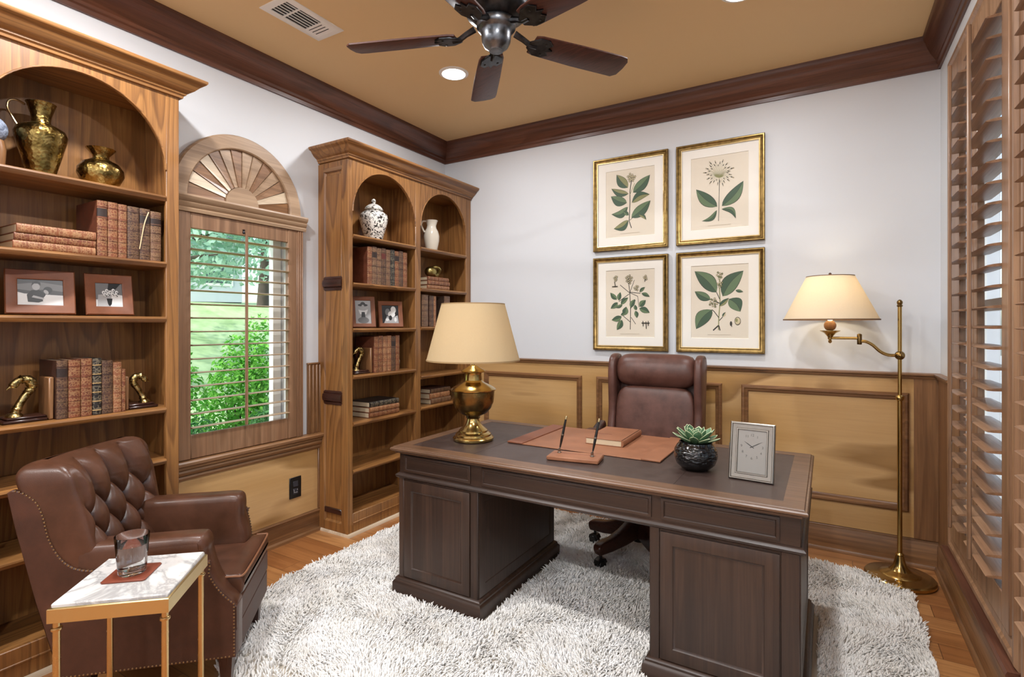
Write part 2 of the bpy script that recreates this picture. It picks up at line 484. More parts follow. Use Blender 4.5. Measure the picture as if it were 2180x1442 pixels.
# ------------------------------------------------------------------ window_1: arched window on the left wall
W1 = thing('window_1', None, None, (XL, 1.827, .65), kind='structure'); W1['label'] = 'arched window with a carved sunburst over the shutter on the left wall'
o1 = (XL, 1.827, .65)
def wpart(name, mb, m, par=None): return mb.build(name, m, par or W1, off=o1)
mb = MB()
for (a, b, s) in ((1.425, 1.475, -1), (2.188, 2.238, 1)):
    mb.box((XL, a, .65), (XL+.03, b, 1.96), .003)
    for k in range(3): mb.box((XL+.02, a+.006+.015*k, .65), (XL+.036, a+.014+.015*k, 1.958), .003)
wpart('casing', mb, M['shutZ'])
ent = [(0, 1.955), (.04, 1.955), (.044, 1.97), (.038, 1.978), (.046, 1.985), (.052, 2.0), (.046, 2.006), (.058, 2.016), (.064, 2.032), (.06, 2.042), (0, 2.046)]
wpart('entablature', MB().mould([(XL, 2.25), (XL, 1.405)], ent), M['archwY'])
def archring(r0, r1, x0, x1, c=(1.827, 2.046), a0=0, a1=180, n=40):
    prof = [(r0, x0), (r0, x1-.006), (r0+.006, x1), (r1-.008, x1), (r1, x1-.008), (r1, x0)]
    vs = []; fs = []; m = len(prof)
    for i in range(n+1):
        a = radians(a0+(a1-a0)*i/n)
        for (r, x) in prof: vs.append((x, c[0]+r*cos(a), c[1]+r*sin(a)))
    for i in range(n):
        for k in range(m):
            k2 = (k+1) % m; fs.append((i*m+k, i*m+k2, (i+1)*m+k2, (i+1)*m+k))
    fs += [tuple(range(m)), tuple(n*m+k for k in range(m))[::-1]]
    return MB().raw(vs, fs)
wpart('arch_trim', archring(.308, .388, XL, XL+.042), M['archwY'])
wpart('arch_backing', MB().prism([(1.827+p[0], 2.046+p[1]) for p in arc((0, 0), .31, 0, 180, 30)], 'X', XL, XL+.004), M['walnutZ'])
wpart('sunburst_hub', MB().prism([(1.827+p[0], 2.046+p[1]) for p in arc((0, 0), .098, 0, 180, 24)], 'X', XL+.004, XL+.034), M['archwY'])
tones = ['shut', 'pale', 'mould', 'pale', 'shut', 'archw', 'shut', 'archw', 'archw', 'shut', 'archw', 'shut', 'pale', 'mould']  # lit look of the bright slats put into paler wood tones
wood3('pale', '#b29c80', '#d6c3a8', '#e4d5be', rough=.42, ring=8, contrast=.5)
for k, tn in enumerate(tones):
    a = radians(180-(k+.5)*180/14); da = radians(180/14)*.488
    d = Vector((0, cos(a), sin(a))); tt = Vector((0, -sin(a), cos(a))); x = Vector((1, 0, 0))
    vs = []
    for r in (.1, .306):
        for s in (-1, 1):
            for h in (0, .01):
                wv = r*math.tan(da)
                vs.append(tuple(Vector((XL+.012, 1.827, 2.046))+d*r+tt*s*wv*.97+x*(h+.0025*(s+1))))
    mb = MB().raw(vs, [(0, 1, 3, 2), (4, 6, 7, 5), (0, 4, 5, 1), (2, 3, 7, 6), (1, 5, 7, 3), (0, 2, 6, 4)])
    so = wpart('sunburst_slat', mb, M[tn+'Y'])
mb = MB().box((XL-.1, 1.515, .665), (XL-.07, 1.545, 1.945)).box((XL-.1, 2.085, .665), (XL-.06, 2.14, 1.945)).box((XL-.1, 1.545, .665), (XL-.07, 2.085, .7)).box((XL-.1, 1.545, 1.91), (XL-.07, 2.085, 1.945))
wpart('sash', mb, M['white'])
wpart('glass_pane', MB().box((XL-.088, 1.545, .7), (XL-.084, 2.085, 1.91)), M['pane'])

def louver(mb_c, y0, y1, wd, th, tilt):
    """elliptical blade lying along Y, centre x, z"""
    n = 12; x, z = mb_c
    ca, sa = cos(tilt), sin(tilt); vs = []
    for y in (y0, y1):
        for k in range(n):
            a = 2*pi*k/n; px, pz = wd/2*cos(a), th/2*sin(a)
            vs.append((x+px*ca-pz*sa, y, z+px*sa+pz*ca))
    fs = [tuple(range(n)), tuple(range(n, 2*n))[::-1]]+[(k, n+k, n+(k+1) % n, (k+1) % n) for k in range(n)]
    return MB().raw(vs, fs)
s = thing('plantation_shutter', 'wooden louvered shutter below the carved sunburst arch, garden seen through its open slats', 'shutter', (XL, 1.833, .66))
off = (XL, 1.833, .66)
mb = MB()
for (a, b) in ((1.477, 1.54), (2.126, 2.187)): mb.box((XL+.002, a, .652), (XL+.03, b, 1.955), .003)
mb.box((XL+.002, 1.54, .652), (XL+.028, 2.126, .778), .003).box((XL+.002, 1.54, 1.872), (XL+.028, 2.126, 1.955), .003)
mb.build('shutter_frame', M['shutZ'], s, off=off)
for k in range(15):
    louver((XL+.018, .8145+.0728*k), 1.541, 2.125, .066, .009, radians(2)).build('louver', M['louvY'], s, off=off)
rod = MB().box((XL+.054, 1.825, .79), (XL+.064, 1.841, 1.885), .002).build('tilt_rod', M['shutZ'], s, off=off)
MB().lathe([(0, -.012), (.006, -.01), (.008, 0), (.005, .006), (.009, .012), (0, .016)], 10, (XL+.06, 1.815, 1.887)).build('knob', M['iron'], s, off=off)

# ------------------------------------------------------------------ right wall: two tall shuttered windows
def right_window(n, y0, y1, label):
    wd = thing('window_%d' % n, None, None, (XR, (y0+y1)/2, .26), kind='structure'); wd['label'] = label
    of = (XR, (y0+y1)/2, .26)
    mp = lambda u, z, h: (XR-h, u, z)
    MB().ring(y0, .262, y1, 2.655, [(0, 0), (0, .02), (.012, .03), (.03, .03), (.04, .022), (.066, .022), (.072, .012), (.072, 0)], mp).build('casing', M['shutZ'], wd, off=of)
    MB().mould([(XR, y0-.01), (XR, y1+.01)], [(0, .18), (.016, .18), (.03, .2), (.034, .225), (.05, .232), (.055, .25), (.05, .262), (0, .264)]).build('sill', M['crownY'], wd, off=of)
    mb = MB(); MB_ = mb
    a, b = y0+.1, y1-.1
    mb.box((XR+.05, a, .36), (XR+.09, a+.05, 2.54)).box((XR+.05, b-.05, .36), (XR+.09, b, 2.54)).box((XR+.05, a, .36), (XR+.09, b, .41)).box((XR+.05, a, 2.49), (XR+.09, b, 2.54)).box((XR+.055, a, 1.42), (XR+.085, b, 1.47)).box((XR+.06, (a+b)/2-.012, .36), (XR+.08, (a+b)/2+.012, 2.54))
    mb.build('sash', M['white'], wd, off=of)
    MB().box((XR+.068, a+.05, .41), (XR+.072, b-.05, 2.49)).build('glass_pane', M['pane'], wd, off=of)
    return wd
right_window(2, 2.255, 3.36, 'tall window with brown wooden casing on the right wall, nearest the floor lamp')
right_window(3, .96, 2.205, 'tall shuttered window at the right edge of the photo')
right_window(4, -.3, .85, 'unseen bare window added on the right wall to let sky light in')  # out of view and without shutters; added for the sky light it lets in
def right_shutter(label, y0, y1, rody, st=(.045, .045)):
    s = thing('plantation_shutter', label, 'shutter', (XR, (y0+y1)/2, .34), 0, 'tall louvered shutters on the right wall')
    of = (XR, (y0+y1)/2, .34)
    mb = MB(); xa, xb = XR-.028, XR-.003
    mb.box((xa, y0, .34), (xb, y0+st[0], 2.58), .003).box((xa, y1-st[1], .34), (xb, y1, 2.58), .003)
    mb.box((xa, y0+st[0], .34), (xb, y1-st[1], .45), .003).box((xa, y0+st[0], 2.47), (xb, y1-st[1], 2.58), .003)
    mb.build('shutter_frame', M['shutZ'], s, off=of)
    for k in range(28):
        louver((XR-.026, .495+.0715*k), y0+st[0]+.001, y1-st[1]-.001, .088, .011, radians(4)).build('louver', M['shutY'], s, off=of)
    MB().box((XR-.083, rody-.009, .47), (XR-.07, rody+.009, 2.5), .003).build('tilt_rod', M['shutZ'], s, off=of)
    return s
right_shutter('tall brown louvered shutter in the corner window, farther panel next to the back wall', 2.815, 3.288, 2.99, (.055, .2))
right_shutter('tall brown louvered shutter in the corner window, nearer panel with a tilt rod', 2.328, 2.812, 2.62, (.085, .05))
right_shutter('brown louvered shutter cut off by the right edge of the photo', 1.6, 2.132, 1.86)
right_shutter('brown louvered shutter on the right wall just outside the photo', 1.033, 1.597, 1.3)

# ------------------------------------------------------------------ bookcases
XF = -2.63
def bookcase(label, y0, y1, bays, levels, exposed):
    b = thing('bookcase', label, 'bookcase', (XL, (y0+y1)/2, 0), 0, 'arched built-in bookcases on the left wall')
    of = (XL, (y0+y1)/2, 0)
    H = 2.437
    def P(name, mb, m, par=None): return mb.build(name, m, par or b, off=of)
    for (a, c) in ((y0, y0+.024), (y1-.024, y1)):
        P('side_panel', MB().box((XL, a, 0), (XF-.019, c, H)), M['oakZ'])
    P('back_panel', MB().box((XL, y0+.024, .13), (XL+.012, y1-.024, H-.02)), M['oakZ'])
    P('top_board', MB().box((XL+.012, y0+.024, H-.04), (XF-.019, y1-.024, H-.02)), M['oakY'])
    for i in range(len(bays)-1):
        yd = (bays[i][1]+bays[i+1][0])/2
        P('divider', MB().box((XL+.012, yd-.024, .13), (XF-.019, yd+.024, H-.04)), M['oakZ'])
    mb = MB(); x0, x1 = XF-.019, XF
    ys = [y0]+[v for bay in bays for v in bay]+[y1]
    for k in range(0, len(ys), 2): mb.box((x0, ys[k], .0), (x1, ys[k+1], H), .003)
    for (a, c) in bays:
        r = (c-a)/2; yc = (a+c)/2; sp = 2.398-r
        mb.prism([(a, H)]+[(yc-r*cos(radians(t*6)), sp+r*sin(radians(t*6))) for t in range(31)]+[(c, H)], 'X', x0, x1)
        mb.box((x0, a, 0), (x1-.001, c, .14), .003)
        mb.box((x1-.004, a+.003, .075), (x1+.004, c-.003, .084), .002)
    P('face_frame', mb, M['oakZ'])
    for (a, c) in bays:
        r = (c-a)/2; yc = (a+c)/2; sp = 2.398-r
        P('arch_bead', MB().tube([(XF, yc-r*cos(radians(t*6)), sp+r*sin(radians(t*6))) for t in range(31)], .004, 6), M['oakY'])
    for (a, c), zs in zip(bays, levels):
        ya = a-.028 if a > y0+.1 else a-.0; yc2 = c+.0
        lo = y0+.025 if bays[0][0] == a else a-.002; hi = y1-.025 if bays[-1][1] == c else c+.002
        for z in zs:
            pr = [(XL+.013, z-.026), (XF-.004, z-.026), (XF+.003, z-.02), (XF+.008, z-.01), (XF+.006, z-.003), (XF, z), (XL+.013, z)]
            k = MB().prism([(p[0], p[1]) for p in pr], 'Y', lo, hi)
            # the nosing in front of the face frame only spans the opening
            mb = MB().box((XL+.013, lo, z-.026), (XF-.0195, hi, z), 0).prism([(XF-.019, z-.026), (XF-.004, z-.026), (XF+.003, z-.02), (XF+.008, z-.01), (XF+.006, z-.003), (XF, z), (XF-.019, z)], 'Y', a+.0005, c-.0005)
            P('shelf', mb, M['oakY'])
        P('bottom_shelf', MB().box((XL+.013, lo, .115), (XF-.0195, hi, .139)), M['oakY'])
    cp = [(0, 2.428), (.012, 2.43), (.014, 2.44), (.022, 2.446), (.022, 2.454), (.03, 2.458), (.046, 2.468), (.062, 2.486), (.07, 2.498), (.082, 2.502), (.088, 2.51), (.088, 2.52), (0, 2.522)]
    if exposed == 'right': path = [(XF, y0), (XF, y1), (XL, y1)]
    else: path = [(XL, y0), (XF, y0), (XF, y1)]
    P('cornice', MB().mould(path, cp, side=-1), M['oakY'])
    P('roof_board', MB().box((XL, y0, 2.516), (XF, y1, 2.521)), M['oakY'])
    qp = [(0, 0), (.018, 0), (.017, .01), (.012, .018), (0, .02)]
    P('base_strip', MB().mould(path, qp, side=-1), M['paleY'])
    if exposed == 'left':
        mp = lambda u, z, h: (u, y0-h, z)
        P('panel_frame', MB().ring(XL+.002, .02, XF-.001, 2.42, [(0, 0), (0, .012), (.055, .012), (.062, .004), (.066, 0)], mp), M['oakZ'])
        P('panel_field', MB().box((XL+.066, y0-.004, .16), (XF-.066, y0, 2.34), .002), M['oakZ'])
        for z in (1.63, .885):
            pr = [(0, z-.045), (.008, z-.045), (.012, z-.03), (.008, z-.026), (.02, z-.02), (.024, z), (.02, z+.022), (.01, z+.026), (.012, z+.036), (.006, z+.045), (0, z+.045)]
            P('moulding_block', MB().prism([(y0-p[0]-.002, p[1]) for p in pr], 'X', XL+.055, XF-.05), M['mahoX'])
        P('lower_moulding', MB().box((XL+.06, y0-.012, .13), (XF-.06, y0, .165), .004), M['mahoX'])
        P('upper_moulding', MB().box((XL+.05, y0-.014, 2.36), (XF-.05, y0, 2.39), .004), M['sillsX'])
    return b
Z1 = [1.958, 1.652, 1.398, .98, .742, .474]
bookcase('tall oak bookcase at the left edge of the photo, behind the tufted armchair', .0, 1.352, [(.055, .605), (.652, 1.294)], [Z1, Z1], 'right')
Z2L = [1.947, 1.634, 1.337, 1.032, .726, .42]
Z2R = [1.947, 1.639, 1.345, .974, .737, .43]
bookcase('twin-arched oak bookcase in the corner behind the brass table lamp', 2.388, 3.736, [(2.42, 3.025), (3.085, 3.668)], [Z2L, Z2R], 'left')
EP = .0012     # things stand a hair above the board they rest on
# ------------------------------------------------------------------ things on the shelves
def gilt(name, base, dark, gold, dens=.5, k=60):
    t = NT(name)
    v = t.coord(rnd=4.0)
    n = t.noise(v, 30, 4)
    col = t.ramp(n, [(.3, C(dark)), (.7, C(base))])
    vo = t.n('TexVoronoi', Vector=t.coord((k*1.6, k*1.6, k*1.6), rnd=2.0), Scale=1.0, _feature='DISTANCE_TO_EDGE').outputs[0]
    o1 = t.math('LESS_THAN', vo, .1)
    sep = t.n('SeparateXYZ', Vector=t.coord())
    zz = t.math('FRACT', t.math('MULTIPLY', sep.outputs[2], 24))
    band = t.math('LESS_THAN', t.math('ABSOLUTE', t.math('SUBTRACT', zz, .5)), .42)
    f = t.math('MULTIPLY', t.math('MULTIPLY', o1, band), dens)
    f = t.math('MAXIMUM', f, t.math('MULTIPLY', t.math('LESS_THAN', t.math('ABSOLUTE', t.math('SUBTRACT', zz, .5)), .03), dens))
    t.bsdf(Base__Color=t.mix(f, col, C(gold)), Roughness=.42)
    return t.m
BK = {
 'red':  (leather('red_brown_book_leather', '#5a3020', '#764430', .45, 30), gilt('red_brown_gilt_spine', '#80482e', '#5e3322', '#b08d60', .4)),
 'brown': (leather('dark_brown_book_leather', '#3a241d', '#50342a', .45, 30), gilt('dark_brown_spine', '#553a2e', '#3c2820', '#9a7a54', .3)),
 'black': (leather('black_book_leather', '#1d1917', '#2c2623', .42, 30), gilt('black_spine', '#2a2522', '#1b1715', '#b5a688', .25, 40)),
 'tan': (leather('tan_book_leather', '#74452b', '#90593a', .48, 30), gilt('tan_gilt_spine', '#966040', '#764830', '#bd9c70', .42)),
 'grey': (leather('faded_brown_book_leather', '#4a3a31', '#5f4c40', .5, 30), gilt('faded_brown_gilt_spine', '#6f4d3a', '#4f372a', '#a58660', .4, 80)),
}
M['lab_d'] = plain('dark_spine_label', '#2b1d18', .5)
M['lab_r'] = plain('oxblood_spine_label', '#5b241c', .5)
M['gilt'] = plain('gilt_line', '#c2a06a', .4)
def book(label, w, d, h, col, loc, flat=False, group=None, bands=5, lab=None, lean=0.0, white=False):
    r = MB(); t = .003
    r.box((-d, 0, 0), (-.002, t, h), .0008).box((-d, w-t, 0), (-.002, w, h), .0008)
    cm, sm = BK[col]
    root = r.build('book', cm); tag(root, label, 'book', group)
    def arcp(g, z0, z1, mb):
        n = 8; b = min(.006, w*.18)+g
        pts = [(-.004, -g*.2)]+[(b*sin(pi*i/n), w/2-(w/2+g*.3)*cos(pi*i/n)) for i in range(n+1)]+[(-.004, w+g*.2)]
        return mb.prism(pts, 'Z', z0, z1)
    s = MB(); arcp(0, 0, h, s)
    for k in range(bands):
        z = h*(.1+.8*k/max(1, bands-1)); arcp(.0018, z-.003, z+.003, s)
    s.build('spine', sm, root)
    if lab: arcp(.0007, h*.71, h*.86, MB()).build('spine_label', M['lab_'+lab], root)
    if white:
        q = MB()
        for k in range(6): arcp(.0022, h*(.08+.16*k)-.0015, h*(.08+.16*k)+.0015, q)
        q.build('spine_bands', M['gilt'], root)
    MB().box((-d+.004, t, .003), (-.004, w-t, h-.003)).build('page_block', M['cream'], root)
    if flat: place(root, (loc[0], loc[1], loc[2]+w+EP), 0, -pi/2)
    else: place(root, (loc[0], loc[1], loc[2]+EP), 0, lean)
    return root
def row(y, z, specs, group, fmt, x=-2.655):
    for (w, d, h, col, kw, lb) in specs:
        book(fmt % lb, w, d, h, col, (x, y, z), group=group, **kw); y += w+.0015
    return y
def stack(y, z, specs, group, fmt, x=-2.66):
    for (w, d, h, col, dy, lb) in specs:
        book(fmt % lb, w, d, h, col, (x+R.uniform(-.004, .004), y+dy, z), True, group, bands=5); z += w+.0008
    return z
SB = XL+.014
# --- left bookcase
stack(.765, 1.652, [(.032, .19, .265, 'tan', 0, 'tan gilt-spined book at the bottom of the flat stack'), (.03, .2, .262, 'red', .004, 'red-brown book in the middle of the flat stack'), (.034, .2, .255, 'tan', .01, 'tan book on top of the flat stack')],
      'flat books on the left bookcase', '%s, left bookcase above the photo frames')
row(1.034, 1.652, [(.037, .2, .236, 'red', dict(lab='d'), 'gilt red-brown book with a dark label, leftmost upright'), (.037, .2, .236, 'red', {}, 'gilt red-brown book, second upright from left'), (.034, .2, .234, 'red', {}, 'gilt red-brown book, third upright from left'),
      (.047, .19, .232, 'brown', dict(bands=2), 'plain dark brown book behind the pale curved stick, upright'), (.043, .19, .232, 'brown', dict(lab='d'), 'dark brown book right of the pale curved stick, upright'), (.046, .18, .226, 'grey', dict(lab='d', bands=6), 'banded brown book, rightmost upright')],
    'upright books above the photo frames', '%s, left bookcase above the frames')
sm = MB().tube(bez([(-2.642, 1.19, 1.7), (-2.638, 1.198, 1.76), (-2.636, 1.208, 1.82), (-2.638, 1.225, 1.87)], 6), [.0022]*19, 8)
o = sm.build('curved_stick', plain('pale_horn', '#d8bd94', .4)); o.location = (0, 0, 0)
tag(o, 'thin pale curved stick leaning against the dark book spines', 'stick')
row(.898, .98, [(.037, .17, .236, 'brown', dict(lab='d'), 'dark brown book with gilt dots, leftmost between the brass bookends'), (.041, .17, .236, 'red', {}, 'gilt red-brown book, second from left between the brass bookends'), (.039, .17, .238, 'red', {}, 'gilt red-brown book just left of the black book'),
      (.032, .17, .238, 'black', dict(white=True, bands=0), 'black book with pale spine bands between the brass bookends'), (.04, .17, .226, 'brown', dict(bands=3), 'smooth dark brown book just right of the black book'), (.032, .16, .216, 'tan', {}, 'tan gilt book, second from right between the brass bookends'), (.014, .15, .185, 'red', dict(bands=0), 'thin low red-brown book, rightmost between the brass bookends')],
    'books between the brass bookends', '%s, left bookcase', x=-2.66)
def bookend(label, loc, flip, sc=1.0):
    """base plate, upright board and a brass figure with a drooping head; the board stands at +y, mirrored by flip"""
    f = -1 if flip else 1
    b = thing('bookend', label, 'bookend', (loc[0], loc[1], loc[2]+EP), 0, 'brass figure bookends')
    MB().box((-.06, -.075*f*sc, 0), (.045, .062*f*sc, .012), .004).box((-.05, -.062*f*sc, .012), (.036, .06*f*sc, .022), .004).build('base', M['mahoY'], b)
    MB().box((-.06, .063*f*sc, 0), (.045, .08*f*sc, .17*sc), .004).build('upright_board', M['mouldZ'], b)
    P = bez([(0, -.03*f*sc, .022), (0, -.022*f*sc, .05*sc), (0, .0*f, .095*sc), (0, .022*f*sc, .13*sc), (0, .018*f*sc, .158*sc), (0, -.008*f*sc, .165*sc), (0, -.03*f*sc, .15*sc), (0, -.034*f*sc, .135*sc)], 5)
    n = len(P); prof = [.019, .0145, .013, .017, .019, .014, .013, .009]
    rs = [sc*(prof[int(i/(n-1)*7*.9999)]*(1-(i/(n-1)*7 % 1))+prof[min(7, int(i/(n-1)*7*.9999)+1)]*(i/(n-1)*7 % 1)) for i in range(n)]
    mb = MB().tube(P, rs, 12)
    for k in range(5): mb.tube([(0, (.004+.006*k)*f*sc-.0*f, (.1+.01*k)*sc+.012*cos(a)*0) for a in (0, 1)], .001, 4) if False else None
    mb.lathe([(0, 0), (.028*sc, 0), (.026*sc, .008), (.016*sc, .016), (0, .018)], 16, (0, -.03*f*sc, .021))
    for k in range(4):
        c = Vector(P[int(n*(.38+.05*k))]); mb.sphere(.0205*sc, c, 12, 6, (1, 1, .25))
    mb.sphere(.014*sc, (0, -.03*f*sc, .146*sc), 12, 8, (.9, 1.2, .9))
    mb.tube([(0, -.036*f*sc, .143*sc), (0, -.052*f*sc, .128*sc)], [.008*sc, .002], 8)
    mb.build('brass_figure', M['brassham2'], b)
    return b
M['brassham2'] = metal('worn_brass', '#c9b47e', .28, .08, 60, .3, '#6b5527')
bookend('brass bird-like bookend on a wooden base left of the books, left bookcase', (-2.72, .816, .98), False)
bookend('brass bird-like bookend on a wooden base right of the books, left bookcase', (-2.72, 1.219, .98), True, .88)

def vessel(name, label, cat, prof, mat, loc, seg=36, group=None):
    t = thing(name, label, cat, (loc[0], loc[1], loc[2]+EP), 0, group); MB().lathe(prof, seg).build('body', mat, t, sharp=50); return t
t = vessel('pitcher', 'tall hammered brass pitcher with a thin looping handle on the top shelf', 'pitcher',
  [(0, 0), (.044, 0), (.046, .006), (.05, .03), (.068, .1), (.083, .16), (.086, .18), (.078, .2), (.055, .215), (.034, .224), (.031, .235), (.033, .255), (.046, .3), (.05, .307), (.046, .307), (.03, .26), (.026, .24), (0, .235)], M['brassham'], (-2.77, .885, 1.958))
MB().tube(bez([(.0, -.05, .295), (0, -.075, .308), (0, -.098, .3), (0, -.102, .27), (0, -.085, .232), (0, -.073, .205), (0, -.08, .19)], 6), .0042, 8).build('handle', M['goldlite'], t)
t.rotation_euler = (0, 0, radians(-28))
t = vessel('vase', 'round hammered brass vase with flared neck on the top shelf', 'vase',
  [(0, 0), (.04, 0), (.042, .004), (.07, .03), (.086, .065), (.084, .09), (.066, .116), (.04, .13), (.03, .138), (.031, .15), (.052, .176), (.055, .18), (.051, .18), (.028, .152), (.026, .14), (0, .136)], M['brassham'], (-2.77, 1.093, 1.958))
t = thing('jar', 'brown jar topped by a rough blue-grey ball, cut off at the left photo edge', 'ornament', (-2.76, .735, 1.958+EP))
MB().lathe([(0, 0), (.032, 0), (.036, .02), (.04, .08), (.034, .115), (0, .118)], 20).build('body', M['mouldZ'], t)
tt = NT('rough_blue_grey_stone'); nn = tt.noise(tt.coord(), 70, 5); tt.bsdf(Base__Color=tt.ramp(nn, [(.35, C('#4d5566')), (.65, C('#8f98aa'))]), Roughness=.8, Normal=tt.bump(nn, .8, .006))
MB().sphere(.05, (0, 0, .155), 20, 12, (.9, .9, 1.0)).build('ball', tt.m, t)

# photo frames: a leather frame leaning back on its strut, with a black-and-white print
GR = [plain('print_grey_%d' % k, c, .35) for k, c in enumerate(('#161616', '#3a3a3a', '#6c6c6c', '#a3a3a3', '#d8d8d6'))]
def ell(c, rx, ry, n=20, rot=0):
    ca, sa = cos(radians(rot)), sin(radians(rot))
    return [(c[0]+rx*cos(2*pi*k/n)*ca-ry*sin(2*pi*k/n)*sa, c[1]+rx*cos(2*pi*k/n)*sa+ry*sin(2*pi*k/n)*ca) for k in range(n)]
def flatart(mb, w, h, shapes, y0=0.0, step=.00015):
    """shapes: (material index, polygon in 0..1) drawn on a plane facing -y of the frame"""
    for k, (mi, poly) in enumerate(shapes):
        vs = [((u-.5)*w, y0-step*k, v*h) for (u, v) in poly]
        mb.raw(vs, [tuple(range(len(vs)))], mi)
    return mb
def photo_frame(label, w, h, bw, shapes, loc, rz, tilt=9, fm='frameL'):
    f = thing('photo_frame', label, 'photo frame', (loc[0], loc[1], loc[2]+EP+.003), rz, 'leather photo frames on the bookshelves')
    tr = Matrix.Rotation(radians(-tilt), 4, 'X')
    mp = lambda u, z, q: (u, -q, z)
    MB().ring(-w/2, 0, w/2, h, [(0, 0), (0, .012), (.004, .016), (bw-.004, .009), (bw, .006), (bw, 0)], mp).xf(tr).build('frame', M[fm], f)
    MB().box((-w/2+.004, -.001, .004), (w/2-.004, .006, h-.004)).xf(tr).build('backing', M['dark'], f)
    iw, ih = w-2*bw, h-2*bw
    mb = flatart(MB(), iw, ih, [(4, [(0, 0), (1, 0), (1, 1), (0, 1)])]+shapes, -.002)
    for i in range(len(mb.v)): x, y, z = mb.v[i]; mb.v[i] = (x, y, z+bw)
    mb.xf(tr).build('photograph', GR, f, recalc=False)
    a = h*.62; bz = a*cos(radians(tilt)); by = a*sin(radians(tilt))
    MB().tube([(0, by+.007, bz), (0, by+.06, .004)], [.006, .006], 6).build('strut', M['dark'], f)
    return f
couple = [(1, [(0, .45), (1, .4), (1, 1), (0, 1)]), (2, [(0, .6), (.3, .55), (.6, .62), (1, .55), (1, .8), (.5, .9), (0, .8)]), (4, [(0, 0), (1, 0), (1, .3), (.7, .42), (.3, .38), (0, .5)]),
  (0, [(.22, .12), (.2, .4), (.3, .58), (.46, .6), (.6, .45), (.62, .2), (.45, .1)]), (3, ell((.4, .72), .085, .14)), (0, [(.3, .74), (.32, .9), (.42, .95), (.5, .88), (.5, .76), (.44, .84), (.36, .84)]),
  (0, ell((.66, .6), .1, .13)), (3, ell((.62, .52), .05, .09, 14, 20)), (4, [(.56, .0), (.54, .25), (.62, .42), (.8, .4), (.92, .2), (.95, 0)]), (3, [(.3, .3), (.55, .22), (.58, .28), (.34, .38)])]
bouq = [(2, [(0, .3), (1, .3), (1, 1), (0, 1)]), (0, [(.45, .7), (.75, .75), (.95, 1), (.5, 1)]), (3, [(.05, 0), (.55, 0), (.6, .55), (.1, .5)]), (4, [(.55, 0), (1, 0), (1, .5), (.6, .55)]), (0, [(.4, .35), (.62, .35), (.58, .1), (.5, .02), (.45, .1)])]
for (x, y) in ((.3, .6), (.42, .68), (.54, .62), (.66, .7), (.78, .62), (.46, .54), (.62, .54), (.34, .5), (.74, .5)):
    bouq += [(4, ell((x, y), .065, .075, 10)), (2, ell((x+.01, y-.01), .03, .03, 8)), (0, ell((x+.05, y-.05), .02, .03, 6))]
hat = [(3, [(0, 0), (1, 0), (1, 1), (0, 1)]), (1, ell((.5, .8), .32, .06)), (1, ell((.5, .84), .16, .1)), (3, ell((.5, .7), .1, .12)), (4, [(.2, .6), (.42, .56), (.6, .56), (.82, .62), (.7, .4), (.3, .4)]), (1, [(.4, .5), (.6, .5), (.64, .2), (.36, .2)]), (2, ell((.5, .14), .36, .14))]
pair = [(0, [(0, 0), (1, 0), (1, 1), (0, 1)]), (4, ell((.7, .75), .16, .2)), (2, ell((.35, .62), .15, .2)), (4, ell((.58, .5), .22, .18)), (3, [(.1, 0), (.3, .4), (.6, .3), (.95, .45), (1, 0)]), (0, ell((.5, .3), .1, .14)), (4, ell((.3, .2), .1, .08)), (4, ell((.8, .2), .08, .12))]
photo_frame('brown leather photo frame with a black-and-white print of two people embracing', .215, .182, .038, couple, (-2.715, .868, 1.398), radians(78), 12)
photo_frame('brown leather photo frame with a black-and-white print of a bouquet', .175, .18, .038, bouq, (-2.7, 1.1, 1.398), radians(86), 9)
photo_frame('slim brown photo frame with a print of a figure in a broad hat, right bookcase', .165, .215, .028, hat, (-2.72, 2.6, 1.337), radians(66), 9)
photo_frame('brown photo frame with a dark print of several faces, right bookcase', .185, .19, .03, pair, (-2.7, 2.84, 1.337), radians(66), 9)

# --- right bookcase, left bay
def china(name, base, ink, scale, thr, bump=.0):
    t = NT(name)
    n = t.noise(t.coord(), scale, 3, .6, 1.2)
    f = t.ramp(n, [(thr, (0, 0, 0, 1)), (thr+.04, (1, 1, 1, 1))])
    kw = dict(Normal=t.bump(f, bump, .004)) if bump else {}
    t.bsdf(Base__Color=t.mix(f, C(base), C(ink)), Roughness=.22, **kw); return t.m
M['china'] = china('black_printed_white_porcelain', '#e4e0d8', '#2a2522', 55, .53)
M['creamp'] = china('cream_pottery_dark_pits', '#e2d9c8', '#4a3d30', 16, .66, .6)
j = vessel('ginger_jar', 'white lidded ginger jar with a dense black print, right bookcase', 'jar',
  [(0, 0), (.058, 0), (.06, .006), (.066, .03), (.086, .1), (.1, .16), (.094, .19), (.072, .208), (.056, .214), (.056, .222), (0, .222)], M['china'], (-2.765, 2.735, 1.947))
MB().lathe([(.058, .222), (.064, .223), (.066, .228), (.056, .245), (.034, .262), (.016, .268), (.012, .274), (.018, .284), (.014, .296), (.006, .304), (0, .306)], 30).build('lid', M['china'], j)
names = ['first', 'second', 'third', 'fourth', 'fifth', 'sixth', 'seventh', 'eighth', 'ninth']
row(2.57, 1.634, [(.042, .2, .252+.004*(k % 2), ['red', 'grey', 'grey', 'brown', 'grey', 'black', 'red', 'brown', 'red'][k], dict(lab=[None, 'd', None, 'r', None, None, 'd', None, None][k]),
     ['red-brown', 'faded', 'faded', 'dark brown', 'faded', 'blackish', 'red-brown', 'dark brown', 'red-brown'][k]+' gilt book, '+names[k]) for k in range(9)], 'row of gilt books under the ginger jar', '%s from left in the row under the ginger jar')
bookend('brass figure bookend half hidden at the left of its row, right bookcase', (-2.71, 2.545, 1.032), False)
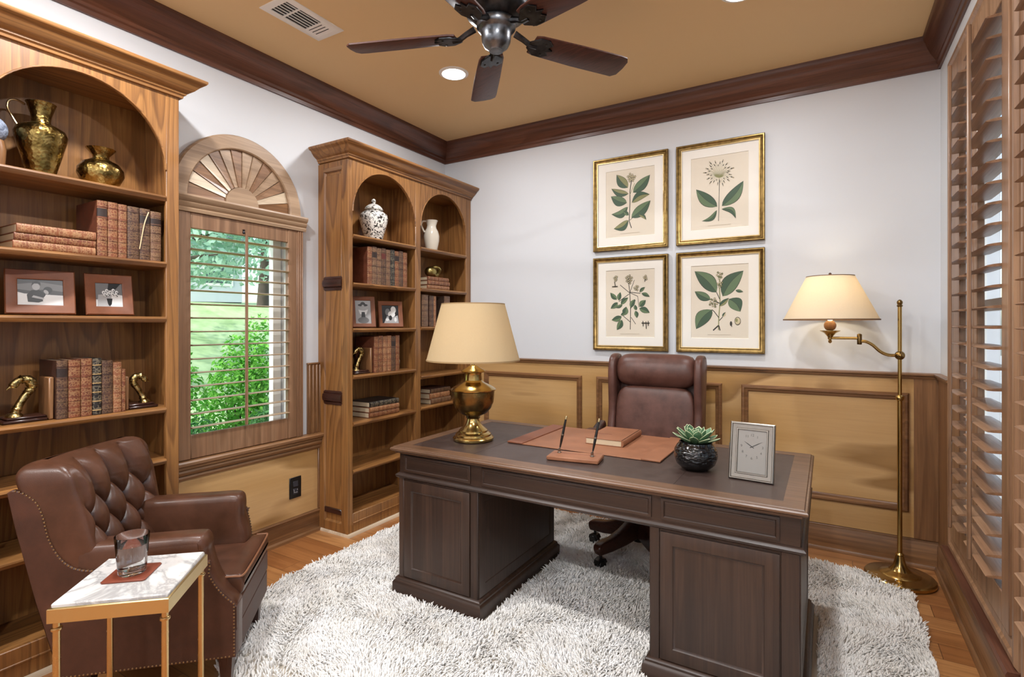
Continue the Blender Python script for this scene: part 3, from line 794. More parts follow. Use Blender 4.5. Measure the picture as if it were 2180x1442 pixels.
row(2.632, 1.032, [(.04, .18, .245+.006*(k % 2), ['red', 'red', 'tan', 'tan', 'brown', 'red'][k], dict(lab=[None, None, None, None, 'd', None][k]), ['red-brown', 'red-brown', 'tan', 'tan', 'dark brown', 'red-brown'][k]+' gilt book, '+names[k]) for k in range(6)],
    'row of gilt books beside the bookend, right bookcase', '%s from left beside the half-hidden brass bookend')
o = MB().tube(bez([(-2.70, 2.905, 1.036), (-2.69, 2.9, 1.1), (-2.69, 2.89, 1.16), (-2.7, 2.893, 1.2)], 5), [.014, .013, .013, .014, .015, .015, .014, .013, .012, .011, .01, .011, .013, .014, .013, .01], 10).build('figurine', M['china'])
tag(o, 'small pale figurine at the right end of the book row, right bookcase', 'figurine')
stack(2.592, .726, [(.036, .2, .288, 'red', .0, 'gilt red-brown book at the bottom'), (.034, .2, .286, 'tan', .0, 'tan book in the middle'), (.035, .2, .28, 'black', .004, 'black book on top')],
      'flat books low in the right bookcase', '%s of the lowest flat stack, right bookcase')
# --- right bay
p = vessel('pitcher', 'cream pottery pitcher with dark pierced marks in the right arch', 'pitcher',
  [(0, 0), (.044, 0), (.046, .006), (.052, .04), (.062, .09), (.064, .13), (.054, .17), (.04, .195), (.037, .215), (.046, .245), (.052, .258), (.048, .258), (.034, .215), (0, .2)], M['creamp'], (-2.765, 3.375, 1.947))
MB().tube(bez([(0, -.045, .25), (0, -.075, .245), (0, -.085, .215), (0, -.07, .18), (0, -.058, .16)], 6), [.008]*25, 8).build('handle', M['creamp'], p)
p.rotation_euler = (0, 0, radians(-35))
t = thing('knot_ornament', 'brassy knotted shell ornament on top of three flat books', 'ornament', (-2.72, 3.33, 1.639+.1025))
M['olive'] = metal('olive_brass', '#a3935c', .34, .1, 30)
MB().sphere(.05, (0, -.02, .042), 20, 12, (.9, 1.1, .84)).tube([(.01+.012*sin(a*2), .03+.042*cos(a), .045+.036*sin(a)) for a in [2*pi*k/24 for k in range(24)]], .014, 8, True).build('knot', M['olive'], t)
stack(3.2, 1.639, [(.032, .2, .275, 'tan', 0, 'pale tan book at the bottom'), (.033, .2, .275, 'red', 0, 'red-brown book in the middle'), (.031, .2, .262, 'red', .004, 'red-brown book on top')],
      'flat books under the knot ornament', '%s of the stack under the knotted ornament')
row(3.125, 1.345, [(.075, .2, .243, 'grey', {}, 'thick faded gilt book left of the brass lampshade, right bay')], 'books behind the lampshade', '%s')
row(3.215, 1.345, [(.05, .19, .24, 'brown', {}, 'dark brown book left of the lampshade top, right bay'), (.03, .19, .238, 'tan', {}, 'narrow tan book against the lampshade edge, right bay')], 'books behind the lampshade', '%s')
row(3.4, 1.345, [(.075, .19, .245, 'grey', {}, 'faded book peeking over the lampshade, right bay')], 'books behind the lampshade', '%s')
stack(3.24, .737, [(.04, .2, .25, 'grey', .0, 'faded gilt book at the bottom'), (.042, .2, .25, 'tan', -.012, 'tan book in the middle'), (.034, .2, .25, 'brown', -.004, 'brown gilt book on top')],
      'flat books behind the table lamp', '%s of the stack behind the table lamp bowl')

# ------------------------------------------------------------------ outlet, pictures, vent, downlights
t = thing('wall_outlet', 'black wall outlet on the wainscot below the window', 'outlet', (XL+.01, 2.19, .33))
MB().box((0, -.043, -.066), (.006, .043, .066), .002).build('cover_plate', M['black'], t)
mb = MB().box((.006, -.018, .006), (.0085, .018, .04), .003).box((.006, -.018, -.04), (.0085, .018, -.006), .003)
mb.build('socket', plain('charcoal_plastic', '#33333a', .35), t)
MB().tube([(.0085, -.012, -.012), (.0095, -.012, -.03), (.0095, .012, -.03)], .0012, 5).tube([(.0095, .012, -.018), (.0095, .012, -.01)], .0012, 5).build('slots', plain('pale_plastic', '#b9b6b2', .4), t)

INK = [plain('aged_print_paper', '#dfd5c3', .55), plain('deep_green_ink', '#3d5640', .55), plain('mid_green_ink', '#5f7654', .55), plain('olive_ink', '#86875a', .55), plain('dark_sepia_ink', '#2c2a22', .55), plain('faint_ink', '#bdb19c', .55), plain('pale_blossom_ink', '#c9bd98', .55)]
def leafpoly(a, b, wd, bend=.0, n=10):
    ax, ay = a; bx, by = b; dx, dy = bx-ax, by-ay; L = hypot(dx, dy); nx, ny = -dy/L, dx/L
    up, dn, mid = [], [], []
    for k in range(n+1):
        t = k/n; w = wd*L*(sin(pi*t**.85)**.9)*.5; off = bend*L*sin(pi*t)
        cx, cy = ax+dx*t+nx*off, ay+dy*t+ny*off
        up.append((cx+nx*w, cy+ny*w)); dn.append((cx-nx*w, cy-ny*w)); mid.append((cx, cy))
    return up+dn[::-1], up+mid[::-1], mid
def ribbon(pts, w):
    o1, o2 = [], []
    for k in range(len(pts)):
        a = pts[max(0, k-1)]; b = pts[min(len(pts)-1, k+1)]; dx, dy = b[0]-a[0], b[1]-a[1]; L = hypot(dx, dy) or 1
        o1.append((pts[k][0]-dy/L*w, pts[k][1]+dx/L*w)); o2.append((pts[k][0]+dy/L*w, pts[k][1]-dx/L*w))
    return o1+o2[::-1]
def picture(label, x0, z0, leaves, stems, extras):
    Wp, Hp = .553, .68
    t = thing('framed_print', label, 'framed picture', (x0+Wp/2, YB, z0), 0, 'botanical prints on the back wall')
    mp = lambda u, z, h: (u, -h, z)
    prof = [(0, .002), (0, .026), (.004, .03), (.01, .03), (.014, .024), (.024, .02), (.027, .023), (.031, .023), (.033, .018), (.033, .002)]
    MB().ring(-Wp/2, 0, Wp/2, Hp, prof, mp).build('frame', M['gold'], t)
    MB().ring(-Wp/2+.031, .031, Wp/2-.031, Hp-.031, [(0, .016), (.0, .0215), (.005, .0205), (.005, .016)], mp).build('gilt_slip', M['goldlite'], t)
    px, pz, pw, ph = .362/2, .098, .362, .488
    MB().ring(-Wp/2+.033, .033, Wp/2-.033, Hp-.033, [(0, .008), (0, .0135), (Wp/2-.033-px, .0135), (Wp/2-.033-px+.002, .0115), (Wp/2-.033-px+.002, .008)], lambda u, z, h: (u, -h, z)).build('mat_board', plain_mat, t)
    sh = [(0, [(-.01, -.04), (1.01, -.04), (1.01, 1.04), (-.01, 1.04)])]
    asp = pw/ph
    def sc(p): return (p[0], p[1])
    for s, w, mi in stems: sh.append((mi, ribbon(s, w)))
    for a, b, wd, bend, mi in leaves:
        q = lambda p: (p[0]*pw, p[1]*ph)
        full, half, mid = leafpoly(q(a), q(b), wd, bend)
        iv = lambda P: [(x/pw, y/ph) for x, y in P]
        grow, _, _ = leafpoly(q(a), q(b), wd+.035, bend)
        sh.append((4, iv(grow))); sh.append((mi, iv(full))); sh.append((1 if mi != 1 else 2, iv(half))); sh.append((4, iv(ribbon(mid, .0009))))
    sh += extras
    sh += [(5, [(.3, .045), (.7, .045), (.7, .049), (.3, .049)])]
    mb = flatart(MB(), pw, ph, sh, -.0095, .00003)
    for i in range(len(mb.v)): x, y, z = mb.v[i]; mb.v[i] = (x, y, z+pz)
    mb.build('print', INK, t, recalc=False)
    return t
plain_mat = plain('white_mat_board', '#f0ece3', .7)
def N(rect):
    (ax, ay), (bx, by), h0, h1 = rect
    def f(x, y):
        u = (x-ax)/(bx-ax); yt = ay+(by-ay)*u; return (u, 1-(y-yt)/(h0+(h1-h0)*u))
    return f
# drawing coordinates of the four plants, turned into 0..1 on each sheet
A = N(((140, 285), (440, 240), 400, 418))
L = [((278, 378), (208, 300), .5, .05, 3), ((282, 415), (175, 385), .34, .1, 3), ((272, 470), (172, 432), .5, .08, 2), ((278, 495), (175, 540), .42, .22, 2), ((310, 408), (412, 300), .42, -.04, 1), ((303, 468), (410, 418), .42, .16, 3), ((300, 560), (415, 455), .42, -.04, 1), ((283, 545), (250, 518), .5, 0, 1), ((345, 540), (390, 572), .34, .12, 3), ((282, 575), (190, 628), .46, .16, 3)]
ex = []
for k in range(16):
    a = 2*pi*k*.38; r = 6+22*(k/16); c = A(300+r*cos(a), 318+r*sin(a)*.9); ex += [(4, ell(c, .022, .017, 10)), (6, ell(c, .016, .012, 10))]
picture('gold-framed botanical print of an olive-leaved branch, upper left of the four', -1.502, 1.902, [(A(*a), A(*b), w, bd, m) for a, b, w, bd, m in L], [([A(300, 622), A(286, 580), A(291, 470), A(291, 400), A(301, 325)], .008, 4), ([A(290, 575), A(330, 540), A(350, 538)], .004, 4), ([A(291, 420), A(320, 350)], .005, 3)], ex)
B = N(((663, 203), (1025, 150), 434, 458))
L = [((832, 490), (697, 387), .38, .06, 1), ((862, 487), (993, 335), .36, -.08, 2), ((830, 512), (735, 578), .26, .2, 2), ((860, 505), (947, 562), .3, .24, 1)]
ex = []; st = [([B(840, 578), B(843, 500), B(846, 320)], .005, 4)]
for k in range(34):
    a = 2*pi*k/34; f = .62+.38*((k*7) % 5)/4
    e0 = B(843+100*f*cos(a), 285+84*f*sin(a)); m = B(843+100*f*.78*cos(a), 285+84*f*.78*sin(a)); s0 = B(843+34*cos(a), 290+24*sin(a))
    st.append(([B(845, 315), s0, m], .0022, 3)); ex.append((4, ribbon([m, e0], .006))); ex.append((6, ribbon([((m[0]+e0[0])/2, (m[1]+e0[1])/2), e0], .003)))
picture('gold-framed botanical print of a spiky round flower head, upper right of the four', -.893, 1.902, [(B(*a), B(*b), w, bd, m) for a, b, w, bd, m in L], st, ex)
Cc = N(((140, 880), (440, 868), 410, 424))
L = [((210, 1060), (168, 1017), .45), ((222, 1066), (232, 1014), .5), ((235, 1090), (280, 1048), .45), ((215, 1078), (170, 1116), .5), ((245, 1092), (200, 1110), .4), ((295, 1110), (322, 1058), .5), ((285, 1125), (233, 1152), .0), ((262, 1156), (268, 1104), .7), ((350, 1105), (387, 1064), .6), ((348, 1115), (410, 1142), .5), ((330, 1126), (322, 1092), .6), ((325, 1130), (334, 1174), .55), ((240, 1166), (177, 1187), .5), ((242, 1186), (210, 1248), .5), ((362, 1022), (410, 1043), .4), ((350, 1014), (383, 984), .4), ((262, 1140), (234, 1156), .6)]
L = [q for q in L if q[2] > 0]
ex = []
for (cx, cy, n, r0) in ((285, 935, 14, 24), (330, 990, 6, 16), (202, 928, 7, 14), (386, 925, 5, 12)):
    for k in range(n):
        a = 2*pi*k*.38; r = r0*sqrt((k+.5)/n); c = Cc(cx+r*cos(a)*.8, cy+r*sin(a)*1.2); ex += [(4, ell(c, .02, .015, 9)), (6, ell(c, .013, .01, 9))]
for (x0, y0, x1, y1) in ((362, 1205, 410, 1205), (388, 1195, 390, 1240), (370, 1192, 372, 1225), (402, 1192, 402, 1222), (195, 950, 202, 982), (180, 980, 215, 978), (386, 935, 380, 950)): ex.append((4, ribbon([Cc(x0, y0), Cc(x1, y1)], .007)))
st = [([Cc(293, 1245), Cc(295, 1120), Cc(290, 1020), Cc(280, 930)], .007, 4)]
for P in (((290, 1020), (230, 970)), ((290, 1018), (338, 1040), (346, 1108)), ((293, 1120), (325, 1065)), ((292, 1198), (250, 1162)), ((298, 1170), (326, 1212)), ((287, 1025), (222, 1072)), ((290, 1015), (355, 1022)), ((290, 1018), (318, 940)), ((246, 1162), (258, 1140))): st.append(([Cc(*p) for p in P], .005, 4))
picture('gold-framed botanical print of a small-leaved stem with seed details, lower left of the four', -1.502, 1.174, [(Cc(a[0], a[1]), Cc(b[0], b[1]), w, .05, 1 if k % 2 else 2) for k, (a, b, w) in enumerate(L)], st, ex)
D = N(((663, 858), (1025, 838), 437, 460))
L = [((828, 1018), (687, 890), .44, -.06, 2), ((866, 1042), (993, 885), .46, .08, 2), ((790, 1062), (688, 1013), .46, .04, 2), ((905, 1058), (975, 1135), .75, .12, 2), ((800, 1124), (697, 1242), .52, -.1, 2), ((845, 1102), (905, 1052), .36, .0, 3), ((945, 1005), (992, 1014), .4, 0, 1), ((866, 1168), (884, 1138), .5, 0, 6)]
ex = []
for (cx, cy, n, r0) in ((848, 915, 8, 22), (808, 1080, 12, 28), (850, 968, 7, 18)):
    for k in range(n):
        a = 2*pi*k*.38; r = r0*sqrt((k+.5)/n); c = D(cx+r*cos(a), cy+r*sin(a)); ex += [(4, ell(c, .019, .015, 9)), (3 if k % 2 else 6, ell(c, .014, .011, 9))]
ex += [(4, ell(D(958, 1192), .052, .054)), (6, ell(D(958, 1192), .044, .046)), (3, ell(D(952, 1188), .02, .024)), (4, ell(D(918, 1208), .02, .032)), (4, ribbon([D(920, 1210), D(922, 1228)], .005))]
st = [([D(840, 1248), D(842, 1170), D(850, 1080), D(846, 970), D(850, 900)], .009, 3), ([D(842, 1172), D(812, 1134), D(800, 1124)], .006, 4), ([D(845, 1190), D(866, 1168)], .006, 4), ([D(848, 1060), D(828, 1018)], .006, 4), ([D(840, 1220), D(806, 1250)], .01, 4), ([D(842, 1220), D(850, 1250)], .009, 4), ([D(850, 1085), D(800, 1064)], .006, 4)]
picture('gold-framed botanical print of a broad-leaved plant with two seeds, lower right of the four', -.893, 1.174, [(D(*a), D(*b), w, bd, m) for a, b, w, bd, m in L], st, ex)

t = thing('air_vent', 'white ceiling air vent with dark slots near the crown moulding', 'vent', (-2.332, 1.81, ZC))
mp = lambda u, y, h: (u, y, -h)
MB().ring(-.1, -.18, .1, .18, [(0, 0), (0, .004), (.006, .007), (.034, .007), (.036, .004), (.036, 0)], mp).build('frame', M['white'], t)
MB().box((-.066, -.146, -.0015), (.066, .146, 0)).build('backing', M['dark'], t)
mb = MB()
for k in range(6): mb.box((-.062+.0225*k-.002, -.146, -.006), (-.062+.0225*k+.002, .146, -.0015))
mb.box((-.066, -.075, -.0065), (.066, -.066, -.0015)).box((-.066, .062, -.0065), (.066, .146, -.002))
for k in range(3): mb.box((-.05, .075+.022*k, -.0075), (.05, .079+.022*k, -.0065), mi=1)
mb.build('louver_slats', [M['white'], M['dark']], t)

def downlight(x, y, label, watts):
    t = thing('recessed_light', label, 'ceiling light', (x, y, ZC), 0, 'recessed ceiling lights')
    MB().lathe([(.07, 0), (.073, -.008), (.082, -.008), (.092, -.003), (.093, 0)], 36).build('trim_ring', M['white'], t)
    MB().lathe([(0, -.014), (.03, -.013), (.055, -.009), (.071, -.003), (.071, -.001), (0, -.001)], 32).build('lens', M['lens'], t)
    l = bpy.data.lights.new('downlight', 'AREA'); l.shape = 'DISK'; l.size = .15; l.energy = watts; l.color = (.98, .985, 1)
    o = bpy.data.objects.new('downlight', l); COL.objects.link(o); o.parent = t; o.location = (0, 0, -.02)
    return t
downlight(-2.02, 2.684, 'glowing round recessed light in the ceiling beside the fan blades', 17)
downlight(-.355, 2.71, 'recessed ceiling light over the desk chair, just above the top photo edge', 13)
downlight(-2.02, .9, 'unseen fill downlight added above the tufted armchair', 34)  # downlights from here on are unseen, added to brighten the room evenly
downlight(-.355, .9, 'unseen fill downlight added over the near right part of the room', 34)
downlight(-2.02, -.9, 'unseen fill downlight added in the left rear corner of the room', 42)
downlight(-.355, -.9, 'unseen fill downlight added in the right rear corner of the room', 42)
# ------------------------------------------------------------------ ceiling fan
t = thing('ceiling_fan', 'dark bronze ceiling fan with five reddish-brown wooden blades', 'ceiling fan', (-1.194, 1.881, ZC))
MB().lathe([(0, 0), (.075, 0), (.075, -.02), (.05, -.06), (.02, -.07), (.016, -.075), (.016, -.13), (0, -.13)], 32).build('canopy', M['iron'], t)
MB().lathe([(0, -.12), (.05, -.12), (.07, -.13), (.125, -.15), (.138, -.175), (.138, -.26), (.125, -.285), (.1, -.3), (.085, -.31), (0, -.31)], 40).build('motor_housing', M['iron'], t)
mb = MB()
for k in range(20):
    a = 2*pi*k/20; m = mb.mark(); mb.box((.132, -.008, -.25), (.142, .008, -.185), .002).xf(Matrix.Rotation(a, 4, 'Z'), m)
mb.build('housing_vents', M['dark'], t)
MB().lathe([(0, -.3), (.076, -.304), (.082, -.316), (.082, -.338), (.076, -.346), (.07, -.35), (.064, -.358), (.062, -.38), (.06, -.396), (.05, -.416), (.034, -.427), (.03, -.434), (0, -.436)], 40).build('switch_cap', M['pewter'], t)
for k in range(5):
    a = radians(-15.2+72*k)
    rot = Matrix.Rotation(a, 4, 'Z') @ Matrix.Translation((0, 0, -.366)) @ Matrix.Rotation(radians(-12), 4, 'X')
    pl = [(.17, -.05), (.2, -.058), (.4, -.066), (.6, -.07), (.635, -.067), (.652, -.045), (.656, .0), (.652, .045), (.63, .066), (.4, .066), (.2, .058), (.17, .05)]
    MB().layers(pl, 'Z', [(-.004, .002), (-.003, 0), (.003, 0), (.004, .002)]).xf(rot).build('blade', M['fanw'+'X'], t)
    mb = MB().tube([(.09, 0, .03), (.13, 0, .012), (.16, 0, -.006), (.19, 0, -.008)], [.014, .012, .012, .01], 8)
    mb.layers([(.15, -.018), (.19, -.05), (.235, -.052), (.26, -.03), (.245, -.012), (.27, 0), (.245, .012), (.26, .03), (.235, .052), (.19, .05), (.15, .018)], 'Z', [(-.0125, .003), (-.01, 0), (-.0045, 0)])
    for s in (-1, 1): mb.sphere(.006, (.225, .03*s, -.0125), 8, 5, (1, 1, .6))
    mb.xf(rot).build('blade_bracket', M['iron'], t)

# ------------------------------------------------------------------ rug
RX0, RX1, RY0, RY1 = -2.49, .375, 1.1, 3.475
def rug_sd(x, y):
    """signed distance to the rug outline (rounded corners, large on the left)"""
    cx, cy = (RX0+RX1)/2, (RY0+RY1)/2; hx, hy = (RX1-RX0)/2, (RY1-RY0)/2
    r = np.where(x < cx, np.where(y > cy, .75, .8), .24)
    qx = np.abs(x-cx)-hx+r; qy = np.abs(y-cy)-hy+r
    return np.minimum(np.maximum(qx, qy), 0)+np.hypot(np.maximum(qx, 0), np.maximum(qy, 0))-r
NOPILE = [(-1.9, 2.0, -1.345, 2.83), (-.62, 2.0, -.045, 2.83)]
rug = thing('rug', 'cream shaggy area rug under the walnut desk', 'rug', (-1.06, 2.23, 0))
out = []
for i in range(220):
    a = 2*pi*i/220; lo, hi = 0, 3
    for _ in range(30):
        m = (lo+hi)/2
        if rug_sd(np.array(-1.06+m*cos(a)), np.array(2.23+m*sin(a))) < -.012: lo = m
        else: hi = m
    out.append((lo*cos(a), lo*sin(a)))
MB().prism(out, 'Z', .001, .007).build('backing', plain('rug_backing', '#b9b0a2', .95), rug)
g = np.random.default_rng(3)
nT = 125000
X = g.uniform(RX0, RX1, nT); Y = g.uniform(RY0, RY1, nT)
sd = rug_sd(X, Y); keep = sd < -.004
# nothing is seen near the camera edge of the rug: thin it there
keep &= (Y > 1.35) | (g.random(nT) < .35)
for (a, b, c, d) in NOPILE: keep &= ~((X > a-.012) & (X < c+.012) & (Y > b-.012) & (Y < d+.012))
X, Y, sd = X[keep], Y[keep], sd[keep]
n = len(X)
# tufts lean with a slowly turning field, so the pile falls in soft clumps
ang = 2.2*np.sin(X*7.3+1.7*np.sin(Y*5.1))+2.0*np.cos(Y*8.1+1.3*np.sin(X*6.7))+g.normal(0, .8, n)
lean = np.clip(.55+.35*np.sin(X*17+2*np.cos(Y*13))*np.cos(Y*19)+g.normal(0, .18, n), .1, 1.05)
ln = g.uniform(.02, .034, n)*(1+.18*np.sin(X*31)*np.sin(Y*27)); rad = g.uniform(.0028, .0046, n)
ox, oy = np.cos(ang)*np.sin(lean), np.sin(ang)*np.sin(lean)
# keep leaning tips out of the desk feet
vs = np.empty((n, 10, 3), np.float32); tw = g.uniform(0, 2*pi, n)
for lv, (f, rr) in enumerate(((0, 1.0), (.55, 1.15), (.9, .7))):
    bend = f**1.5
    for k in range(3):
        a = tw+2*pi*k/3
        vs[:, lv*3+k, 0] = X-1.06*-1+ox*ln*bend+np.cos(a)*rad*rr
        vs[:, lv*3+k, 1] = Y-2.23+oy*ln*bend+np.sin(a)*rad*rr
        vs[:, lv*3+k, 2] = .006+ln*f*np.cos(lean*f)+(0 if lv else 0)
vs[:, 9, 0] = X+1.06+ox*ln*1.08; vs[:, 9, 1] = Y-2.23+oy*ln*1.08; vs[:, 9, 2] = .006+ln*np.cos(lean)
tri = []
for lv in (0, 1):
    for k in range(3):
        k2 = (k+1) % 3; a, b, c, d = lv*3+k, lv*3+k2, lv*3+3+k2, lv*3+3+k; tri += [(a, b, c), (a, c, d)]
for k in range(3): tri.append((6+k, 6+(k+1) % 3, 9))
tri = np.array(tri, np.int32)
F = (tri[None]+(np.arange(n, dtype=np.int32)*10)[:, None, None]).reshape(-1, 3)
me = bpy.data.meshes.new('pile'); me.vertices.add(n*10); me.vertices.foreach_set('co', vs.reshape(-1))
me.loops.add(len(F)*3); me.loops.foreach_set('vertex_index', F.reshape(-1)); me.polygons.add(len(F))
me.polygons.foreach_set('loop_start', np.arange(0, len(F)*3, 3, dtype=np.int32)); me.polygons.foreach_set('use_smooth', np.ones(len(F), bool))
me.update(calc_edges=True); me.validate()
tt = NT('cream_wool_pile'); nn = tt.noise(tt.coord(), 9, 3)
tt.bsdf(Base__Color=tt.ramp(nn, [(.3, C('#f3efe8')), (.7, C('#fbf9f6'))]), Roughness=.95, Sheen__Weight=.2)
me.materials.append(tt.m)
o = bpy.data.objects.new('pile', me); COL.objects.link(o); o.parent = rug; o['kind'] = 'stuff'

# ------------------------------------------------------------------ desk
OD = (-.965, 2.42, .008)
d = thing('desk', 'large dark walnut pedestal desk with a leather-inlaid top on the cream rug', 'desk', OD)
def D_(name, mb, m, par=None, **k): return mb.build(name, M[m] if isinstance(m, str) else m, par or d, off=OD, **k)
tx0, ty0, tx1, ty1 = -1.878, 1.968, -.052, 2.862
mp = lambda u, y, h: (u, y, h)
D_('top_frame', MB().ring(tx0, ty0, tx1, ty1, [(.018, .722), (.018, .728), (.006, .732), (0, .738), (0, .744), (.004, .749), (.01, .7505), (.013, .755), (.078, .755), (.078, .722)], mp), 'desktX', sharp=30)
D_('inlay', MB().box((tx0+.0775, ty0+.0775, .73), (tx1-.0775, ty1-.0775, .754), .0008), 'inlay')
D_('inlay_seams', MB().box((tx0+.45, ty0+.078, .753), (tx0+.452, ty1-.078, .7543)).box((tx1-.452, ty0+.078, .753), (tx1-.45, ty1-.078, .7543)), 'lab_d')
bx0, by0, bx1, by1 = -1.86, 2.02, -.075, 2.81
D_('apron', MB().box((bx0, by0, .612), (bx1, by1, .7225), .002), 'walnutX')
D_('waist_moulding', MB().ring(bx0, by0, bx1, by1, [(.02, .588), (-.006, .59), (-.014, .596), (-.016, .604), (-.01, .61), (-.002, .616), (.02, .616)], mp), 'walnutX')
def panelled(name, x0, z0, x1, z1, y, fr, m, bd=.01, par=None, sgn=-1):
    """raised frame with a sunk field on a vertical face"""
    q = lambda u, z, h: (u, y+sgn*h, z)
    mb = MB().ring(x0, z0, x1, z1, [(0, 0), (0, bd), (.002, bd+.001), (fr-.01, bd+.001), (fr-.006, bd-.004), (fr-.002, .003), (fr, .002), (fr, 0)], q)
    o = D_(name, mb, m[0], par)
    D_('sunk_panel', MB().box((x0+fr-.001, y+sgn*.003, z0+fr-.001), (x1-fr+.001, y, z1-fr+.001)), m[1], o)
    return o
for (a, b) in ((-1.826, -1.422), (-1.36, -.578), (-.541, -.139)):
    panelled('drawer', a, .625, b, .706, by0, .02, ('walnutX', 'walnutX'), .006)
    panelled('drawer', a, .625, b, .706, by1, .02, ('walnutX', 'walnutX'), .006, None, 1)
for (a, b, da, db) in ((-1.86, -1.378, -1.824, -1.424), (-.583, -.078, -.543, -.139)):
    D_('pedestal', MB().box((a, by0, .075), (b, by1-.01, .6), .003), 'walnutZ')
    for (u, v) in ((a, da-.004), (db+.004, b)): D_('stile', MB().box((u, by0-.006, .08), (v, by0+.002, .592), .002), 'walnutZ')
    o = panelled('door', da, .1, db, .58, by0, .056, ('walnutZ', 'walnutZ'), .009)
    D_('plinth', MB().ring(a, by0, b, by1-.01, [(.03, .01), (-.026, .01), (-.026, .066), (-.02, .074), (-.016, .078), (-.016, .086), (-.008, .094), (.0, .098), (.03, .098)], mp), 'walnutX')
    for x, s in ((a, -1), (b, 1)):
        q = lambda u, z, h: (x+s*h, u, z)
        D_('side_frame', MB().ring(by0+.002, .1, by1-.012, .586, [(0, -.002), (0, .003), (.05, .003), (.054, .0005), (.054, -.002)], q), 'walnutZ')

# --- things on the desk
ZT = .7551
PB = (-1.02, 2.592, ZT)
p = thing('desk_blotter', 'tan leather desk blotter with raised side strips', 'desk pad', PB)
MB().box((-.39, -.26, 0), (.39, .26, .004), .0015).build('pad', M['padL'], p)
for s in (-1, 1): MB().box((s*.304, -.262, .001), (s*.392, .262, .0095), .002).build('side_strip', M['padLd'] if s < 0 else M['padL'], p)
nb = thing('notebook', 'closed tan leather notebook lying on the desk blotter', 'notebook', (-.962, 2.668, ZT+.0043), radians(1.5))
MB().box((-.096, -.162, 0), (.096, .162, .003), .0012).box((-.096, -.162, .029), (.096, .162, .032), .0012).prism([(.09, .0)]+[(.094+.008*sin(pi*k/8), .016-.016*cos(pi*k/8)) for k in range(9)]+[(.09, .032)], 'Y', -.162, .162).build('cover', M['padL'], nb)
MB().box((-.093, -.158, .003), (.09, .158, .029)).build('page_block', M['cream'], nb)
MB().box((-.096, -.04, .0318), (.0, -.034, .0328), .0004).build('strap', M['padLd'], nb)
PS = (-.975, 2.2, ZT); pa = radians(9)
ps = thing('pen_stand', 'low tan leather pen stand in front of the blotter', 'pen stand', PS, pa)
MB().box((-.118, -.06, 0), (.118, .06, .019), .004).build('base', M['padL'], ps)
MB().box((-.1, .014, .0185), (.09, .022, .0197), .0005).build('groove', M['padLd'], ps)
def pen(label, lx, ly, lean, dirn, group):
    ca, sa = cos(pa), sin(pa); loc = (PS[0]+lx*ca-ly*sa, PS[1]+lx*sa+ly*ca, ZT+.0195)
    cup = MB().lathe([(0, 0), (.009, 0), (.009, .003), (.006, .006), (.0065, .016), (.0075, .018), (.0045, .018), (.0045, .006), (0, .006)], 16, (lx, ly, .019)).build('pen_socket', M['silver'], ps)
    p = thing('pen', label, 'pen', (loc[0], loc[1], loc[2]+.0065), 0, group)
    rot = Matrix.Rotation(dirn, 4, 'Z') @ Matrix.Rotation(lean, 4, 'Y')
    MB().lathe([(0, .0), (.0012, .002), (.0034, .016), (.0036, .02), (0, .02)], 12).xf(rot).build('tip', M['silver'], p)
    MB().lathe([(.0036, .019), (.0058, .05), (.0064, .075), (0, .076)], 14).xf(rot).build('barrel', M['blackgl'], p)
    MB().lathe([(.0066, .0745), (.0068, .078), (.0066, .0815), (0, .082)], 14).xf(rot).build('ring', M['silver'], p)
    MB().lathe([(.0062, .081), (.0055, .12), (.0046, .15), (0, .151)], 14).xf(rot).build('cap', M['blackgl'], p)
    MB().lathe([(.0046, .1495), (.0046, .16), (.003, .165), (0, .166)], 12).xf(rot).build('finial', M['goldlite'], p)
pen('left black pen standing in the tan pen stand', -.08, .018, .2, radians(20), 'pens in the stand')
pen('right black pen standing in the tan pen stand', .077, .0, .2, radians(35), 'pens in the stand')

l = thing('table_lamp', 'brass urn table lamp with a cream shade on the desk', 'table lamp', (-1.603, 2.3, ZT))
MB().lathe([(0, 0), (.1, 0), (.106, .004), (.107, .014), (.1, .022), (.094, .025), (.093, .034), (.083, .042), (.076, .045), (.075, .053), (.062, .064), (.044, .08), (.034, .098), (.03, .112), (.03, .12), (0, .12)], 48).build('base', M['brass'], l, sharp=28)
MB().lathe([(0, .112), (.034, .114), (.038, .12), (.034, .127), (0, .128)], 40).build('collar', M['brassold'], l)
MB().lathe([(0, .124), (.036, .126), (.07, .142), (.094, .168), (.107, .2), (.111, .235), (.112, .258), (.116, .262), (.117, .266), (0, .268)], 48).build('bowl', M['brassold'], l)
MB().lathe([(.119, .262), (.12, .267), (.115, .272), (.098, .283), (.07, .297), (.052, .306), (.046, .315), (.044, .345), (.046, .352), (.062, .358), (.064, .362), (.058, .368), (.032, .382), (.022, .39), (.008, .394), (.006, .43), (0, .43)], 48).build('lid', M['brass'], l, sharp=28)
MB().tube([(0, 0, .42), (0, 0, .5)], .012, 12).sphere(.026, (0, 0, .53), 14, 9, (1, 1, 1.3)).build('bulb', M['bulb'], l)
